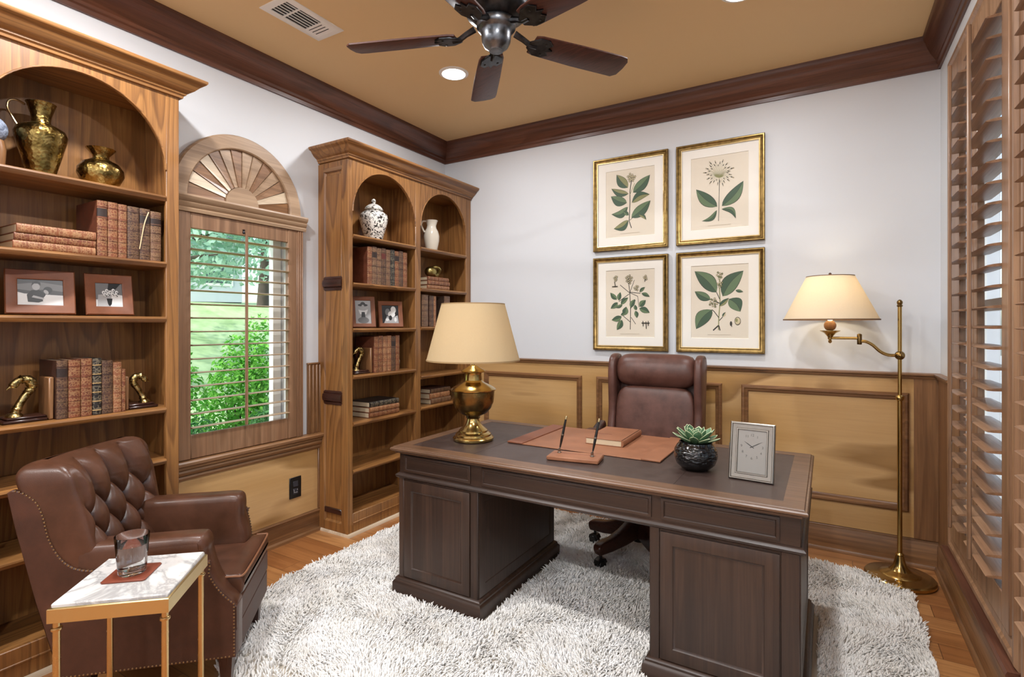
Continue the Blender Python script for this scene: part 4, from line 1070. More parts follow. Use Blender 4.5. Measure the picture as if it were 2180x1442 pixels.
def shade(par, z0, z1, r0, r1, m, trimm):
    MB().lathe([(r0, z0), (r1, z1), (r1-.003, z1), (r0-.003, z0)], 72, closed=True).build('lamp_shade', m, par, sharp=60)
    MB().lathe([(r0+.0012, z0-.001), (r0+.0012, z0+.006), (r0-.004, z0+.006), (r0-.004, z0-.001)], 72, closed=True).build('shade_trim', trimm, par)
    MB().lathe([(r1+.0014, z1-.005), (r1+.0014, z1+.001), (r1-.004, z1+.001), (r1-.004, z1-.005)], 72, closed=True).build('shade_trim', trimm, par)
    mb = MB().lathe([(.014, z1-.03), (.014, z1-.026), (.01, z1-.026), (.01, z1-.03)], 16, closed=True)
    for k in range(3): a = 2*pi*k/3; mb.tube([(.012*cos(a), .012*sin(a), z1-.028), ((r1-.004)*cos(a), (r1-.004)*sin(a), z1-.006)], .0018, 6)
    mb.build('shade_spider', M['brass'], par)
shade(l, .418, .716, .245, .166, M['shade'], plain('tan_shade_trim', '#9c8058', .7))
def lamp_glow(par, z, w, rad=.03):
    li = bpy.data.lights.new('lamp_bulb', 'POINT'); li.energy = w; li.color = (1, .87, .68); li.shadow_soft_size = rad
    o = bpy.data.objects.new('lamp_bulb', li); COL.objects.link(o); o.parent = par; o.location = z
lamp_glow(l, (0, 0, .58), .35)

pt = thing('potted_succulent', 'green succulent in a round glossy black pot beside the silver clock', 'potted plant', (-.475, 2.312, ZT))
tt = NT('black_textured_glaze'); v = tt.coord((46, 46, 110)); wv = tt.n('TexNoise', Vector=v, Scale=1.0, Detail=1).outputs[0]
sp = tt.n('SeparateXYZ', Vector=tt.coord()).outputs[2]
msk = tt.math('MULTIPLY', tt.math('GREATER_THAN', sp, .035), tt.math('LESS_THAN', sp, .1))
tt.bsdf(Base__Color=C('#0e0e0f'), Roughness=.13, Normal=tt.bump(tt.math('MULTIPLY', wv, msk), .9, .012), Coat__Weight=.4)
MB().lathe([(0, 0), (.048, 0), (.055, .004), (.078, .025), (.088, .055), (.086, .082), (.076, .1), (.068, .11), (.067, .115), (.062, .115), (.06, .104), (0, .1)], 48).build('pot', tt.m, pt)
tt = NT('succulent_leaf'); sx = tt.n('SeparateXYZ', Vector=tt.n('TexCoord').outputs['UV'])
nn = tt.noise(tt.coord(), 40, 3); cc = tt.ramp(nn, [(.3, C('#3a5c40')), (.7, C('#61855f'))]); tt.bsdf(Base__Color=cc, Roughness=.45); M['succ'] = tt.m
M['succtip'] = plain('pale_leaf_margin', '#c2cda4', .5)
mb = MB()
for ringk, (cnt, elev, ln_, wd_) in enumerate(((5, 72, .055, .03), (7, 52, .075, .032), (9, 32, .09, .032), (9, 14, .092, .03))):
    for k in range(cnt):
        az = 2*pi*(k+.5*(ringk % 2)+.13*ringk)/cnt; el = radians(elev+R.uniform(-5, 5)); L = ln_*R.uniform(.9, 1.08)
        m0 = mb.mark()
        def lf(u, v, L=L, wd_=wd_):
            s = v; w = wd_/2*(.45+.75*sin(pi*min(1, s*.62+.12)))*(1-s**5)**.5 if s < 1 else 0.0
            a = 2*pi*u; th = .0065*(1-s*.6)*(1-s**6)
            return (L*s, w*cos(a), th*sin(a)+(.012*s*s if True else 0)+.006*abs(cos(a))*(1-s)*0+.004*cos(a)**2)
        mb.grid(lf, 12, 9, True)
        # pale edge lines
        for sgn in (0, .5):
            mb.tube([lf(sgn, v/8) for v in range(1, 9)], [.0013]*8, 5, mi=1)
        mb.xf(Matrix.Rotation(az, 4, 'Z') @ Matrix.Translation((.008, 0, .108)) @ Matrix.Rotation(-el, 4, 'Y'), m0)
mb.build('foliage', [M['succ'], M['succtip']], pt)
MB().lathe([(0, .106), (.061, .104)], 24).build('soil', plain('potting_soil', '#2a2019', .95), pt, recalc=False)

ck = thing('desk_clock', 'silver-framed rectangular desk clock leaning back at the right end of the desk', 'clock', (-.255, 2.243, ZT), radians(-5))
tr = Matrix.Rotation(radians(-11), 4, 'X'); W_, H_ = .162, .222
mp2 = lambda u, z, q: (u, -q, z)
MB().ring(-W_/2, 0, W_/2, H_, [(0, -.012), (0, .006), (.003, .009), (.007, .009), (.009, .005), (.022, .004), (.024, .008), (.028, .008), (.03, .003), (.03, -.012)], mp2).xf(tr).build('frame', M['silver'], ck)
MB().box((-W_/2+.002, .0, .002), (W_/2-.002, .014, H_-.002)).xf(tr).build('back_board', M['black'], ck)
MB().box((-W_/2+.029, -.0025, .029), (W_/2-.029, .0, H_-.029)).xf(tr).build('dial', plain('silver_grey_dial', '#8e8a84', .35, .2), ck)
MB().tube([(-.02, .05, H_*.66), (-.02, .105, .004)], .004, 6).build('strut', M['silver'], ck)
MB().box((-W_/2-.004, -.004, H_*.5), (-W_/2+.001, .004, H_*.62), .002).xf(tr).build('hinge', M['silver'], ck)
cz = H_*.585; dk = plain('clock_hand_black', '#1b1918', .4)
mb = MB()
def hand(ang, L, w):
    s, c = sin(radians(ang)), cos(radians(ang))
    P = [(-s*.008-c*w, -c*.008+s*w), (s*L*.5-c*w, c*L*.5+s*w), (s*L, c*L), (s*L*.5+c*w, c*L*.5-s*w), (-s*.008+c*w, -c*.008-s*w)]
    mb.raw([(x, -.0032, cz+z) for x, z in P]+[(x, -.0038, cz+z) for x, z in P], [(0, 1, 2, 3, 4), (9, 8, 7, 6, 5)]+[(i, (i+1) % 5, 5+(i+1) % 5, 5+i) for i in range(5)])
hand(-57, .036, .0013); hand(59, .044, .0011)
mb.xf(tr).build('hands', dk, ck)
mbn = MB(); dg = bpy.context.evaluated_depsgraph_get()
for k in range(1, 13):
    if k in (2, 10): continue      # under the hands
    cu = bpy.data.curves.new('numeral', 'FONT'); cu.body = str(k); cu.size = .0135; cu.align_x = 'CENTER'; cu.align_y = 'CENTER'
    ob = bpy.data.objects.new('numeral', cu); COL.objects.link(ob); dg.update()
    me = bpy.data.meshes.new_from_object(ob.evaluated_get(bpy.context.evaluated_depsgraph_get()))
    a = radians(30*k); x0, z0 = .0385*sin(a), .0445*cos(a)
    mbn.raw([(v.co.x+x0, -.0031, v.co.y+z0+cz) for v in me.vertices], [tuple(p.vertices) for p in me.polygons])
    bpy.data.objects.remove(ob); bpy.data.curves.remove(cu); bpy.data.meshes.remove(me)
mbn.xf(tr).build('numerals', plain('numeral_grey', '#4d4844', .4), ck, recalc=False)

# ------------------------------------------------------------------ floor lamp
f = thing('floor_lamp', 'tall brass swing-arm floor lamp with a cream cone shade by the back wall', 'floor lamp', (.333, 3.49, 0))
MB().lathe([(0, .002), (.156, .002), (.16, .008), (.16, .02), (.154, .027), (.14, .03), (.095, .035), (.09, .04), (.08, .044), (.05, .055), (.03, .08), (.022, .11), (.018, .13), (.02, .136), (.014, .145), (0, .145)], 56).build('base', M['brass'], f, sharp=28)
MB().tube([(0, 0, .13), (0, 0, .97)], .0115, 16).tube([(0, 0, .97), (0, 0, 1.46)], .0095, 16).build('pole', M['brass'], f)
MB().sphere(.019, (0, 0, .97), 16, 10).build('pole_knuckle', M['brass'], f)
MB().lathe([(0, 1.455), (.012, 1.457), (.014, 1.463), (.01, 1.468), (.013, 1.475), (.0135, 1.483), (.008, 1.492), (0, 1.496)], 18).build('finial', M['brassold'], f)
MB().sphere(.024, (0, 0, 1.197), 18, 11).tube([(-.0, .0, 1.197), (.0, -.034, 1.197)], .007, 10).sphere(.011, (0, -.036, 1.197), 10, 7).build('arm_joint', M['brassold'], f)
MB().tube(bez([(-.015, 0, 1.197), (-.05, 0, 1.198), (-.085, 0, 1.215), (-.12, 0, 1.25), (-.15, 0, 1.268), (-.175, 0, 1.27)], 6), .0085, 12).build('curved_arm', M['brass'], f)
MB().lathe([(0, 1.252), (.011, 1.252), (.012, 1.256), (.012, 1.306), (.009, 1.31), (0, 1.312)], 16, (-.18, 0, 0)).build('hinge', M['brassold'], f)
MB().tube([(-.18, 0, 1.286), (-.319, 0, 1.286)], .0075, 12).build('straight_arm', M['brass'], f)
MB().lathe([(0, 1.255), (.008, 1.26), (.01, 1.27), (.006, 1.276), (.012, 1.28), (.012, 1.292), (.018, 1.3), (.03, 1.314), (.05, 1.325), (.05, 1.328), (0, 1.322)], 28, (-.319, 0, 0)).build('drip_cup', M['brass'], f)
MB().sphere(.031, (-.319, 0, 1.356), 20, 12).build('socket_ball', M['tanlZ'], f)
hold = bpy.data.objects.new('shade_assembly', None); COL.objects.link(hold); hold.parent = f; hold.location = (-.319, 0, 0)
MB().tube([(0, 0, 1.38), (0, 0, 1.44)], .011, 12).sphere(.025, (0, 0, 1.47), 14, 9, (1, 1, 1.3)).build('bulb', M['bulb'], hold)
shade(hold, 1.387, 1.634, .236, .118, M['shade2'], plain('brown_shade_trim', '#7a5b3c', .7))
MB().lathe([(.002, 1.608), (.003, 1.64), (.007, 1.644), (.008, 1.65), (0, 1.656)], 12).build('shade_finial', M['mahoZ'], hold)
lamp_glow(hold, (0, 0, 1.52), 2.0)
# ------------------------------------------------------------------ tufted armchair (local +y is the way it faces)
AC = thing('armchair', 'brown leather button-tufted club armchair with nailhead trim by the left bookcase', 'armchair', (-2.04, 1.345, 0), radians(-46.6))
M['welt'] = leather('pale_worn_leather', '#6d4630', '#8a5f44', .4, 7)
M['nail'] = metal('antique_nail_brass', '#a08a68', .3, .08)
def A_(name, mb, m, **k): return mb.build(name, M[m] if isinstance(m, str) else m, AC, **k)
def spow(v, p): return math.copysign(abs(v)**p, v)
def pillow(x0, x1, y0, y1, z0, z1, r=.03, crown=.0, n=(34, 26)):
    """soft cushion block: a rounded box whose top swells by crown"""
    cx, cy, cz = (x0+x1)/2, (y0+y1)/2, (z0+z1)/2; hx, hy, hz = (x1-x0)/2, (y1-y0)/2, (z1-z0)/2
    def fn(u, v):
        a = 2*pi*u; b = pi*(v-.5)
        ex = .28; x = spow(cos(a), ex)*spow(cos(b), .3); y = spow(sin(a), ex)*spow(cos(b), .3); z = spow(sin(b), .45)
        sw = crown*(1-x*x)*(1-y*y)*(1 if z > 0 else 0)
        return (cx+hx*x, cy+hy*y, cz+hz*z+sw)
    return MB().grid(fn, n[0]*2, n[1], True)
# seat platform and front rail
A_('base_frame', MB().box((-.238, -.545, .14), (.238, -.075, .3), .012), 'chairLd')
A_('front_rail', MB().layers([(-.247, -.075), (-.247, -.004), (.247, -.004), (.247, -.075)], 'Z', [(.138, .004), (.142, 0), (.232, 0), (.237, .004)]).layers([(-.247, -.075), (-.247, -.002), (.247, -.002), (.247, -.075)], 'Z', [(.237, .004), (.242, 0), (.322, 0), (.329, .006)]), 'chairLd')
# seat cushion with an ear in front of the far arm (local -x), welted edge
def seat_edges(y):
    k = min(1, max(0, (y+.068)/.014)); k = k*k*(3-2*k)
    return -(.150+.088*k), .158+.02*min(1, max(0, (y+.3)/.25))
def seat_fn(u, v):
    y = -.5+.505*v; e = min(1, (1-abs(2*v-1)**26))**.5
    xl, xr = seat_edges(y); cx, hx = (xl+xr)/2, (xr-xl)/2
    a = 2*pi*u; x = spow(cos(a), .16); z = spow(sin(a), .3)
    sw = .014*(1-min(1, abs(x))**3)*(1-abs(2*v-1)**3) if z > 0 else 0
    return (cx+hx*x*(.96+.04*e), y, .366+.044*z*(.15+.85*e)+sw)
A_('seat_cushion', MB().grid(seat_fn, 96, 90, True), 'chairL', sharp=80)
wl = [(seat_edges(y)[1]+.001, y) for y in (-.4, -.2, -.1, -.03)]+[(seat_edges(-.005)[1]-.004, .0), (.1, .006), (-.1, .006), (-.225, .002), (-.239, -.012), (-.239, -.045)]
A_('seat_welt', MB().tube([(x, y, .404) for x, y, _ in bez([(a, b, 0) for a, b in wl], 5)], .0042, 8), 'welt')
# arms
def arm_outline(near):
    if near: P = [(-.002, .14), (-.002, .26), (-.004, .33), (-.034, .37), (-.066, .42), (-.088, .48), (-.1, .53), (-.1, .552), (-.112, .582), (-.145, .592), (-.3, .592), (-.5, .592)]
    else: P = [(-.062, .14), (-.062, .26), (-.062, .36), (-.064, .42), (-.072, .47), (-.084, .52), (-.084, .575), (-.094, .606), (-.125, .617), (-.2, .617), (-.3, .617), (-.5, .615)]
    P = bez([(y, z, 0) for y, z in P], 4)
    return [(p[0], p[1]) for p in P]+[(-.53, .57), (-.53, .14)]
for s, near in ((1, True), (-1, False)):
    fr = -.002 if near else -.06
    po = arm_outline(near)
    lay = [(.146, .03), (.15, .014), (.158, .005), (.172, 0), (.22, 0), (.236, .004), (.245, .012), (.25, .026)]
    A_('arm', MB().layers(po, 'X', [(s*a, i) for a, i in lay]), 'chairL', sharp=60)
    # outer panel below the nail line
    if near:
        nl = [(-.008, .335), (-.055, .385), (-.092, .45), (-.106, .505), (-.3, .507), (-.47, .505), (-.545, .54), (-.59, .62), (-.608, .7), (-.63, .755), (-.67, .79), (-.7, .8)]
        tail = [(-.715, .79), (-.69, .66), (-.633, .416), (-.575, .2), (-.565, .138)]
    else:
        nl = [(-.066, .34), (-.07, .42), (-.085, .5), (-.1, .53), (-.3, .53), (-.44, .53), (-.5, .555), (-.522, .62), (-.53, .7), (-.54, .77), (-.56, .82)]
        tail = [(-.57, .8), (-.55, .745), (-.55, .5), (-.55, .138)]
    nl = bez([(y, z, 0) for y, z in nl], 5)
    side = [(-.5, .138), (fr-.002, .138)]+[(p[0], p[1]) for p in nl]+tail
    A_('outer_side', MB().layers(side, 'X', [(s*.232, .002), (s*.25, .0), (s*.254, .004)]), 'chairLd')
    nm = MB(); tot = [(p[0]-.004, p[1]-.005) for p in nl]+[]
    path = [(fr-.007, .15+.0125*k) for k in range(15)]+[(p[0], p[1]) for p in nl]+[]
    hemp = [(-.55+.0125*k, .145) for k in range(43 if near else 38)]
    acc = 0; last = None
    def nail(y, z): nm.sphere(.0036, (s*.2545, y, z), 7, 4, (.7, 1, 1))
    for i in range(len(path)-1):
        a, b = path[i], path[i+1]; L = hypot(b[0]-a[0], b[1]-a[1])
        while acc <= L:
            nail(a[0]+(b[0]-a[0])*acc/L, a[1]+(b[1]-a[1])*acc/L); acc += .0125
        acc -= L
    for (y, z) in hemp: nail(y, z)
    A_('nailhead_trim', nm, 'nail' if 'nail' in M else 'silver')
# back: a deep rounded slab, tufted in diamonds on its front
NB_, MB_ = 11, 5
def su_y(t): return (1-min(1, abs(t))**NB_)**(1/MB_)
def su_x(t): return (1-min(1, abs(t))**MB_)**(1/NB_)
ts = .975; ye = su_y(ts)
LOOP = [(ts-2*ts*i/140, su_y(ts-2*ts*i/140)) for i in range(141)]+[(-su_x(ye-2*ye*i/14), ye-2*ye*i/14) for i in range(1, 14)]
LOOP += [(-ts+2*ts*i/36, -su_y(-ts+2*ts*i/36)) for i in range(37)]+[(su_x(-ye+2*ye*i/14), -ye+2*ye*i/14) for i in range(1, 14)]
def back_fn(u, v):
    px_, py_ = LOOP[int(round(u*len(LOOP))) % len(LOOP)]; z = .335+.55*v
    zz = (z-.4)/.48
    sk = .5+.5*px_          # 1 on the near side, 0 on the far side
    yi = -.435-.1*zz-.03*sk*zz; up = min(1, max(0, (z-.735)/.06)); yo = -.545-.05*up*up*(3-2*up)-sk*(.035+.15*zz-.05*up)
    k = 1.0
    if z > .80: k = max(0.0, 1-((z-.80)/.085)**3)**.5
    cx = .247+.009*min(1, max(0, zz)); cy = (yi+yo)/2-(.0 if z < .8 else .0); hy = (yi-yo)/2
    x = cx*px_*(.72+.28*k); s = py_
    y = cy+hy*s*(k if z > .8 else 1)
    if s > 0: y += .045*(abs(x)/.25)**3
    if s > .1 and z < .87:
        du, dz = .128, .1
        zt = .765                                    # top row of buttons
        A1 = x/du+(z-zt)/dz*.5+.5*0; B1 = x/du-(z-zt)/dz*.5
        ca, cb = abs(sin(pi*A1)), abs(sin(pi*B1))
        fade = min(1, max(0, (.236-abs(x))/.022))*min(1, (s-.1)/.4)
        if z <= zt:
            h = (ca*cb)**.36; pit = math.exp(-((ca**2+cb**2)/.12))
        else:
            c0 = abs(sin(pi*x/du)); q = 1
            h = c0**.6*(1-.0*q); pit = math.exp(-((c0**2)/.06+((z-zt)/.02)**2)); h = h*min(1, 1)+(0)
        top = max(0, 1-max(0, z-.80)/.06)
        y += fade*(.052*(h-.5)-.022*pit)*(.4+.6*top)
    return (x, y, z)
A_('tufted_back', MB().grid(back_fn, len(LOOP), 110, True), 'chairL', sharp=75)
bt = MB()
for r in range(-1, 5):
    z = .735-.105*r*1.0
for j in range(0, 6):
    for i in range(-3, 4):
        z = .765-.1*j; x = .128*(i+(.5 if j % 2 else 0))
        if abs(x) > .19 or z < .45: continue
        # find the surface
        zz = (z-.4)/.48; yi = -.435-.1*zz-.03*(.5+2*x)*zz+.045*(abs(x)/.25)**3
        bt.sphere(.0085, (x, yi-.04, z), 10, 6, (1, .6, 1))
A_('tuft_buttons', bt, 'chairLd')
A_('outer_back', MB().raw([(-.25, -.55, .138), (.25, -.56, .138), (.25, -.635, .42), (.235, -.695, .79), (-.235, -.55, .74), (-.25, -.55, .42)], [(0, 1, 2, 5), (5, 2, 3, 4)]), 'chairLd', recalc=False)
for x in (-.205, .205):
    for y in (-.045, -.5):
        A_('leg', MB().layers([(x-.026, y-.024), (x+.026, y-.024), (x+.026, y+.024), (x-.026, y+.024)], 'Z', [(.009 if y > -.2 else .009, .009), (.14, 0), (.15, 0)]), 'mahoZ')

# ------------------------------------------------------------------ side table, coaster, glass
ST = thing('side_table', 'small square brass side table with a white marble top in front of the armchair', 'side table', (-1.885, .838, 0), radians(42))
TZ = .56; hw = .156
MB().ring(-hw, -hw, hw, hw, [(0, TZ-.045), (0, TZ-.006), (.004, TZ-.003), (.012, TZ-.003), (.012, TZ-.045)], lambda u, y, h: (u, y, h)).build('frame', M['champ'], ST)
MB().box((-hw+.006, -hw+.006, TZ-.014), (hw-.006, hw-.006, TZ+.008), .004).build('marble_top', M['marble'], ST)
for sx in (-1, 1):
    for sy in (-1, 1):
        c = (sx*(hw-.016), sy*(hw-.016), 0)
        MB().tube([(c[0], c[1], .0), (c[0], c[1], TZ-.04)], .0095, 16).lathe([(.0095, TZ-.073), (.0135, TZ-.071), (.0145, TZ-.067), (.0135, TZ-.063), (.0095, TZ-.061)], 16, c).build('leg', M['goldleg'], ST)
mb = MB()
for s in (-1, 1): mb.tube([(-hw+.016, s*(hw-.016), .05), (hw-.016, s*(hw-.016), .05)], .006, 10).tube([(s*(hw-.016), -hw+.016, .05), (s*(hw-.016), hw-.016, .05)], .006, 10)
mb.build('stretcher', M['goldleg'], ST)
CT = (-1.903, .836, TZ+.0085)
c = MB().layers([(-.062, -.056), (-.056, -.062), (.056, -.062), (.062, -.056), (.062, .056), (.056, .062), (-.056, .062), (-.062, .056)], 'Z', [(0, .001), (.001, 0), (.004, 0), (.005, .0015)]).build('coaster', M['coastL'])
tag(c, 'square russet leather coaster under the water glass', 'coaster'); place(c, CT, radians(42))
gl = thing('drinking_glass', 'clear tumbler of water on the leather coaster', 'glass', (CT[0], CT[1], CT[2]+.0052))
MB().lathe([(0, 0), (.036, 0), (.0385, .003), (.042, .05), (.0475, .119), (.0472, .1202), (.0466, .1202), (.0462, .119), (.0402, .05), (.0372, .018), (.034, .015), (0, .0145)], 48).build('tumbler', M['glass'], gl, sharp=60)
MB().lathe([(0, .0146), (.034, .0151), (.0373, .0182), (.0403, .05), (.0434, .09), (0, .09)], 48).build('water', M['water'], gl, sharp=60)

# ------------------------------------------------------------------ executive chair behind the desk (faces -y)
EC = thing('office_chair', 'brown leather high-back swivel chair behind the desk', 'office chair', (-.945, 3.045, .0))
def E_(name, mb, m, par=None, **k): return mb.build(name, M[m] if isinstance(m, str) else m, par or EC, **k)
E_('gas_column', MB().lathe([(0, .1), (.034, .1), (.036, .11), (.036, .26), (.028, .265), (.028, .38), (.05, .39), (.05, .42), (0, .42)], 24), 'black')
for k in range(5):
    a = radians(-117+72*k); rot = Matrix.Rotation(a, 4, 'Z')
    pr = bez([(.0, .245, 0), (.06, .238, 0), (.14, .195, 0), (.22, .165, 0), (.29, .155, 0), (.325, .14, 0), (.33, .115, 0), (.318, .09, 0)], 4)
    lo = [(.22, .093), (.12, .105), (.0, .13)]
    lg = E_('base_leg', MB().layers([(p[0], p[1]) for p in pr]+lo, 'Y', [(-.026, .006), (-.022, .001), (-.018, 0), (.018, 0), (.022, .001), (.026, .006)]).xf(rot), 'mahoX')
    cm = MB().lathe([(0, .05), (.009, .052), (.009, .1), (0, .1)], 10, (.295, 0, 0)).prism([(.265, .046), (.275, .066), (.3, .072), (.325, .06), (.33, .04), (.3, .03)], 'Y', -.02, .02)
    for s in (-1, 1): cm.lathe([(0, -.008), (.022, -.008), (.025, -.004), (.025, .004), (.022, .008), (0, .008)], 18, (.3, s*.017, .034), 'Y')
    E_('caster', cm.xf(rot), 'black', lg)
E_('seat_mechanism', MB().box((-.1, -.12, .41), (.1, .14, .445), .008), 'black')
E_('seat', pillow(-.27, .27, -.27, .25, .44, .56, .04, .012), 'execL', sharp=80)
# back slightly reclined: plate, cushion, head roll and two wings
rc = Matrix.Translation((.02, .235, .5)) @ Matrix.Rotation(radians(-7), 4, 'X')
E_('back_cushion', pillow(-.245, .245, -.06, .06, -.0, .475, .04).xf(rc), 'execL', sharp=80)
def roll(u, v):
    a = 2*pi*u; t = v*2-1; e = (1-abs(t)**7)**.4 if abs(t) < 1 else 0
    return (t*.252, -.018+.078*cos(a)*e, .575+.105*sin(a)*e)
E_('head_roll', MB().grid(roll, 40, 36, True).xf(rc), 'execL', sharp=80)
for s in (-1, 1):
    wp = bez([(.07, -.02, 0), (-.03, .0, 0), (-.075, .1, 0), (-.06, .3, 0), (-.085, .45, 0), (-.1, .56, 0), (-.085, .64, 0), (-.03, .675, 0), (.04, .672, 0), (.075, .62, 0)], 4)
    E_('wing', MB().layers([(p[0], p[1]) for p in wp], 'X', [(s*.244, .012), (s*.249, .003), (s*.257, 0), (s*.277, 0), (s*.286, .003), (s*.29, .012)]).xf(rc), 'execL', sharp=60)
E_('back_shell', MB().layers([(-.25, -.03), (.25, -.03), (.25, .6), (.2, .67), (-.2, .67), (-.25, .6)], 'Y', [(.045, .0), (.085, .0), (.1, .03)]).xf(rc), 'execL')
for s in (-1, 1):
    ap = bez([(-.165, .63, 0), (-.16, .67, 0), (-.13, .695, 0), (-.03, .69, 0), (.1, .7, 0), (.22, .74, 0)], 4)
    ap = [(p[0], p[1]) for p in ap]+[(.24, .7), (.1, .665), (-.03, .655), (-.11, .655), (-.13, .62), (-.12, .5), (-.16, .48)]
    E_('arm', MB().layers(ap, 'X', [(s*.286, .008), (s*.292, .001), (s*.3, 0), (s*.33, 0), (s*.338, .001), (s*.344, .008)]), 'mahoY', sharp=60)
    E_('arm_pad', pillow(min(s*.284, s*.346), max(s*.284, s*.346), -.13, .1, .688, .715, .01), 'execL', sharp=80)

# ------------------------------------------------------------------ the garden outside
def ground(name, a, b, col, col2, sc):
    t = NT(name+'_surface'); n = t.noise(t.coord(), sc, 5); t.bsdf(Base__Color=t.ramp(n, [(.35, C(col)), (.65, C(col2))]), Roughness=.95)
    o = MB().box(a, b).build(name, t.m); o['kind'] = 'structure'; return o
t_ = NT('grass'); n_ = t_.noise(t_.coord(), 3, 5); t_.bsdf(Base__Color=t_.ramp(n_, [(.35, C('#8aa66c')), (.65, C('#b2c892'))]), Roughness=.95)
LZ = [(XL-.16, -.42), (-5.6, -.42), (-10.5, 1.72), (-40, 3.2)]
lw = MB().prism(LZ+[(-40, -.6), (XL-.16, -.6)], 'Y', -25, 45).build('lawn', t_.m); lw['kind'] = 'structure'
def lz(x):
    for (a, za), (b, zb) in zip(LZ, LZ[1:]):
        if b <= x <= a: return za+(zb-za)*(a-x)/(a-b)
    return -.42
ground('side_path', (XR+.16, -25, -.5), (20, 40, -.42), '#8d8f8c', '#a9aba7', 4)
def leafmat(name, a, b, tr=.35):
    t = NT(name); r = t.n('NewGeometry').outputs['Random Per Island']
    c = t.ramp(r, [(0, C(a)), (1, C(b))])
    d = t.n('BsdfDiffuse', Color=c).outputs[0]; q = t.n('BsdfTranslucent', Color=c).outputs[0]
    t.surf(t.n('MixShader', i0=tr, i1=d, i2=q).outputs[0]); return t.m
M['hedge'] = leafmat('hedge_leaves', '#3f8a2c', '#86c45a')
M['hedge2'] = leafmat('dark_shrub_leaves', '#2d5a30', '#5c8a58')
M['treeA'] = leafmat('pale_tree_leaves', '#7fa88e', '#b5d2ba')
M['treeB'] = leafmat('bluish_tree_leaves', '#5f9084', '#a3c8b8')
M['bark'] = plain('tree_bark', '#4b4038', .9)
g2 = np.random.default_rng(11)
def leaves(blobs, n, size, mat, name, par):
    vs = []; fs = []
    w = np.array([b[3]*b[4]*b[5] for b in blobs])**.67; w = w/w.sum()
    for bi, b in enumerate(blobs):
        k = int(n*w[bi])
        d = g2.normal(size=(k, 3)); d /= np.linalg.norm(d, axis=1)[:, None]
        p = np.array(b[:3])+d*np.array(b[3:6])*(1-.28*g2.random((k, 1))**1.5)
        nr = d+g2.normal(0, .6, (k, 3)); nr /= np.linalg.norm(nr, axis=1)[:, None]
        t1 = np.cross(nr, g2.normal(size=(k, 3))); t1 /= np.linalg.norm(t1, axis=1)[:, None]; t2 = np.cross(nr, t1)
        s = size*g2.uniform(.6, 1.3, (k, 1))
        q = np.stack([p-t1*s, p+t2*s*.5, p+t1*s, p-t2*s*.5], 1).reshape(-1, 3); base = len(vs)
        vs += q.tolist(); fs += [(base+4*i, base+4*i+1, base+4*i+2, base+4*i+3) for i in range(k)]
    return MB().raw(vs, fs).build(name, mat, par, recalc=False)
def shrub(label, x, y, z0, rx, ry, h, mat, n=2600, group='hedge shrubs outside the window', size=.035):
    t = thing('shrub', label, 'shrub', (x, y, z0), 0, group)
    bl = [(0, 0, h*.45, rx, ry, h*.5)]+[(g2.uniform(-.5, .5)*rx, g2.uniform(-.7, .7)*ry, h*g2.uniform(.5, .8), rx*.55, ry*.5, h*.28) for _ in range(5)]
    leaves(bl, n, size, M[mat], 'foliage', t)
    mb = MB()
    for k in range(5): mb.tube([(0, 0, 0), (rx*.4*cos(k*1.3), ry*.4*sin(k*1.3), h*.6)], [.02, .006], 6)
    mb.build('stems', M['bark'], t)
    return t
shrub('bright green hedge shrub nearest the left side of the window', -4.5, 2.22, -.42, .36, .3, 1.76, 'hedge', 6500, size=.024)
shrub('bright green hedge shrub in the middle of the window view', -4.62, 2.92, -.42, .36, .31, 1.8, 'hedge', 6500, size=.024)
shrub('bright green hedge shrub at the right end of the hedge', -4.6, 3.64, -.42, .36, .31, 1.74, 'hedge', 6500, size=.024)
shrub('dark low shrub under the left half of the window', -3.7, 1.86, -.42, .27, .33, 1.2, 'hedge2', 5000, size=.022)
shrub('dark low shrub under the right half of the window', -3.7, 2.64, -.42, .27, .33, 1.24, 'hedge2', 5000, size=.022)
def tree(label, x, y, h, r, mat, n, size=.09):
    t = thing('tree', label, 'tree', (x, y, lz(x)-.02), 0, 'garden trees outside the window')
    P = [(0, 0, 0), (.05, .04, h*.35), (-.03, .1, h*.7), (.0, .0, h)]
    MB().tube(bez(P, 6), [.14-.0055*i for i in range(19)], 10).build('trunk', M['bark'], t)
    mb = MB(); bl = []
    for k in range(15):
        a = k*2.4; z = h*(.36+.042*k); L = r*g2.uniform(.7, 1.1)*(1-.02*k); e = (L*cos(a), L*sin(a), z+L*.22)
        mb.tube(bez([(0, 0, z), (L*.5*cos(a), L*.5*sin(a), z+L*.2), e], 5), [.05-.0042*i for i in range(11)], 6)
        bl.append((e[0], e[1], e[2]+.05, r*.5, r*.5, r*.26)); bl.append((e[0]*.55, e[1]*.55, e[2]-.1, r*.36, r*.36, r*.18))
    mb.build('branches', M['bark'], t)
    leaves(bl, n, size, M[mat], 'crown', t)
tree('pale green tree with dark branches seen through the upper left slats', -7.9, 3.75, 3.7, 1.75, 'treeA', 13000, .05)
tree('bluish green tree beyond the hedge seen through the upper right slats', -11.2, 7.6, 3.8, 1.75, 'treeB', 12000, .062)
tree('tall pale tree at the far end of the lawn', -17.0, 8.2, 5.5, 2.3, 'treeA', 7500, .08)
tree('broad bluish tree at the back of the garden', -15.0, 15.6, 5.5, 2.4, 'treeB', 7500, .08)
h = thing('house', 'pale grey house across the lawn, half hidden by trees', 'house', (-22, 11.0, lz(-22)-.1), radians(-30))
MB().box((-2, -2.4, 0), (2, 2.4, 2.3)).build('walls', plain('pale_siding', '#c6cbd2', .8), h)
MB().prism([(-2.7, 2.25), (2.7, 2.25), (0, 3.5)], 'X', -2.3, 2.3).build('roof', plain('slate_shingles', '#7d858f', .85), h)
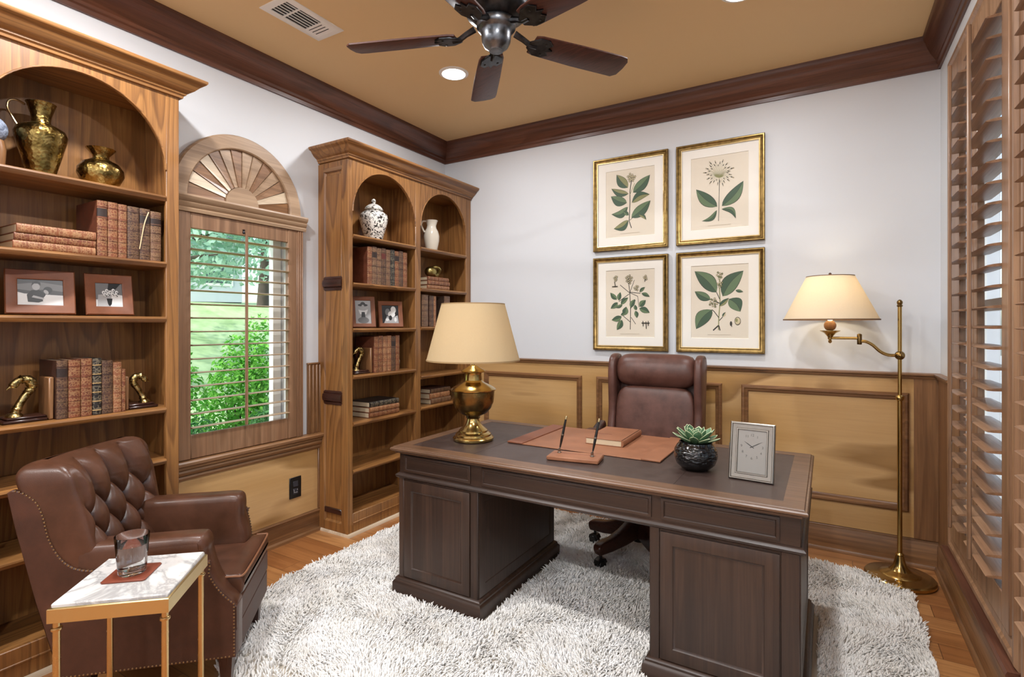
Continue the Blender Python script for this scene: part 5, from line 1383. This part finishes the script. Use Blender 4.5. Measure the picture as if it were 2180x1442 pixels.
for y in (-1.5, .1, 1.6): MB().box((2.0, y-.5, .6), (2.04, y+.5, 1.8)).build('window_frame', M['white'], h); MB().box((2.04, y-.4, .7), (2.05, y+.4, 1.7)).build('window_pane', plain('dark_pane', '#4b5660', .2), h)
nh = thing('house', 'blue-grey neighbouring wall seen between the right-hand louvers', 'house', (3.6, 5.0, -.42))
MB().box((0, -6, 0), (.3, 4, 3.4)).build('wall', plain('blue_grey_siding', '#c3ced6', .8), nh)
for y in (-2.6, -.4, 1.6): MB().box((-.03, y-.45, 1.1), (0, y+.45, 2.5)).build('window_frame', M['white'], nh); MB().box((-.04, y-.36, 1.2), (-.03, y+.36, 2.4)).build('window_pane', plain('grey_pane', '#7d8c98', .15), nh)

# ------------------------------------------------------------------ sky, sun, camera
w = bpy.data.worlds.new('sky'); SC.world = w; w.use_nodes = True; nt = w.node_tree; nt.nodes.clear()
ow = nt.nodes.new('ShaderNodeOutputWorld'); bg = nt.nodes.new('ShaderNodeBackground'); sk = nt.nodes.new('ShaderNodeTexSky')
sk.sky_type = 'NISHITA'; sk.sun_disc = False; sk.sun_elevation = radians(48); sk.sun_rotation = radians(180); sk.air_density = 1.0; sk.dust_density = 2.5
bg.inputs[1].default_value = .55
nt.links.new(sk.outputs[0], bg.inputs[0]); nt.links.new(bg.outputs[0], ow.inputs[0])
su = bpy.data.lights.new('sun', 'SUN'); su.energy = 3.6; su.angle = radians(1.5); su.color = (1, .96, .9)
so = bpy.data.objects.new('sun', su); COL.objects.link(so); so.rotation_euler = (radians(42), 0, radians(-24))

cam = bpy.data.cameras.new('camera'); co = bpy.data.objects.new('camera', cam); COL.objects.link(co)
co.location = (0, 0, 1.3625); co.rotation_euler = (radians(90), 0, radians(30.7))
cam.sensor_width = 36; cam.lens = 36*1130/2180; cam.shift_y = -30/2180; cam.clip_start = .03; cam.clip_end = 200
SC.camera = co
SC.cycles.max_bounces = 9; SC.cycles.caustics_reflective = False; SC.cycles.caustics_refractive = False
SC.cycles.use_adaptive_sampling = True; SC.cycles.adaptive_threshold = .035
SC.view_settings.view_transform = 'Standard'; SC.view_settings.look = 'None'; SC.view_settings.gamma = 1; SC.view_settings.use_curve_mapping = False
SC.view_settings.exposure = 0.0
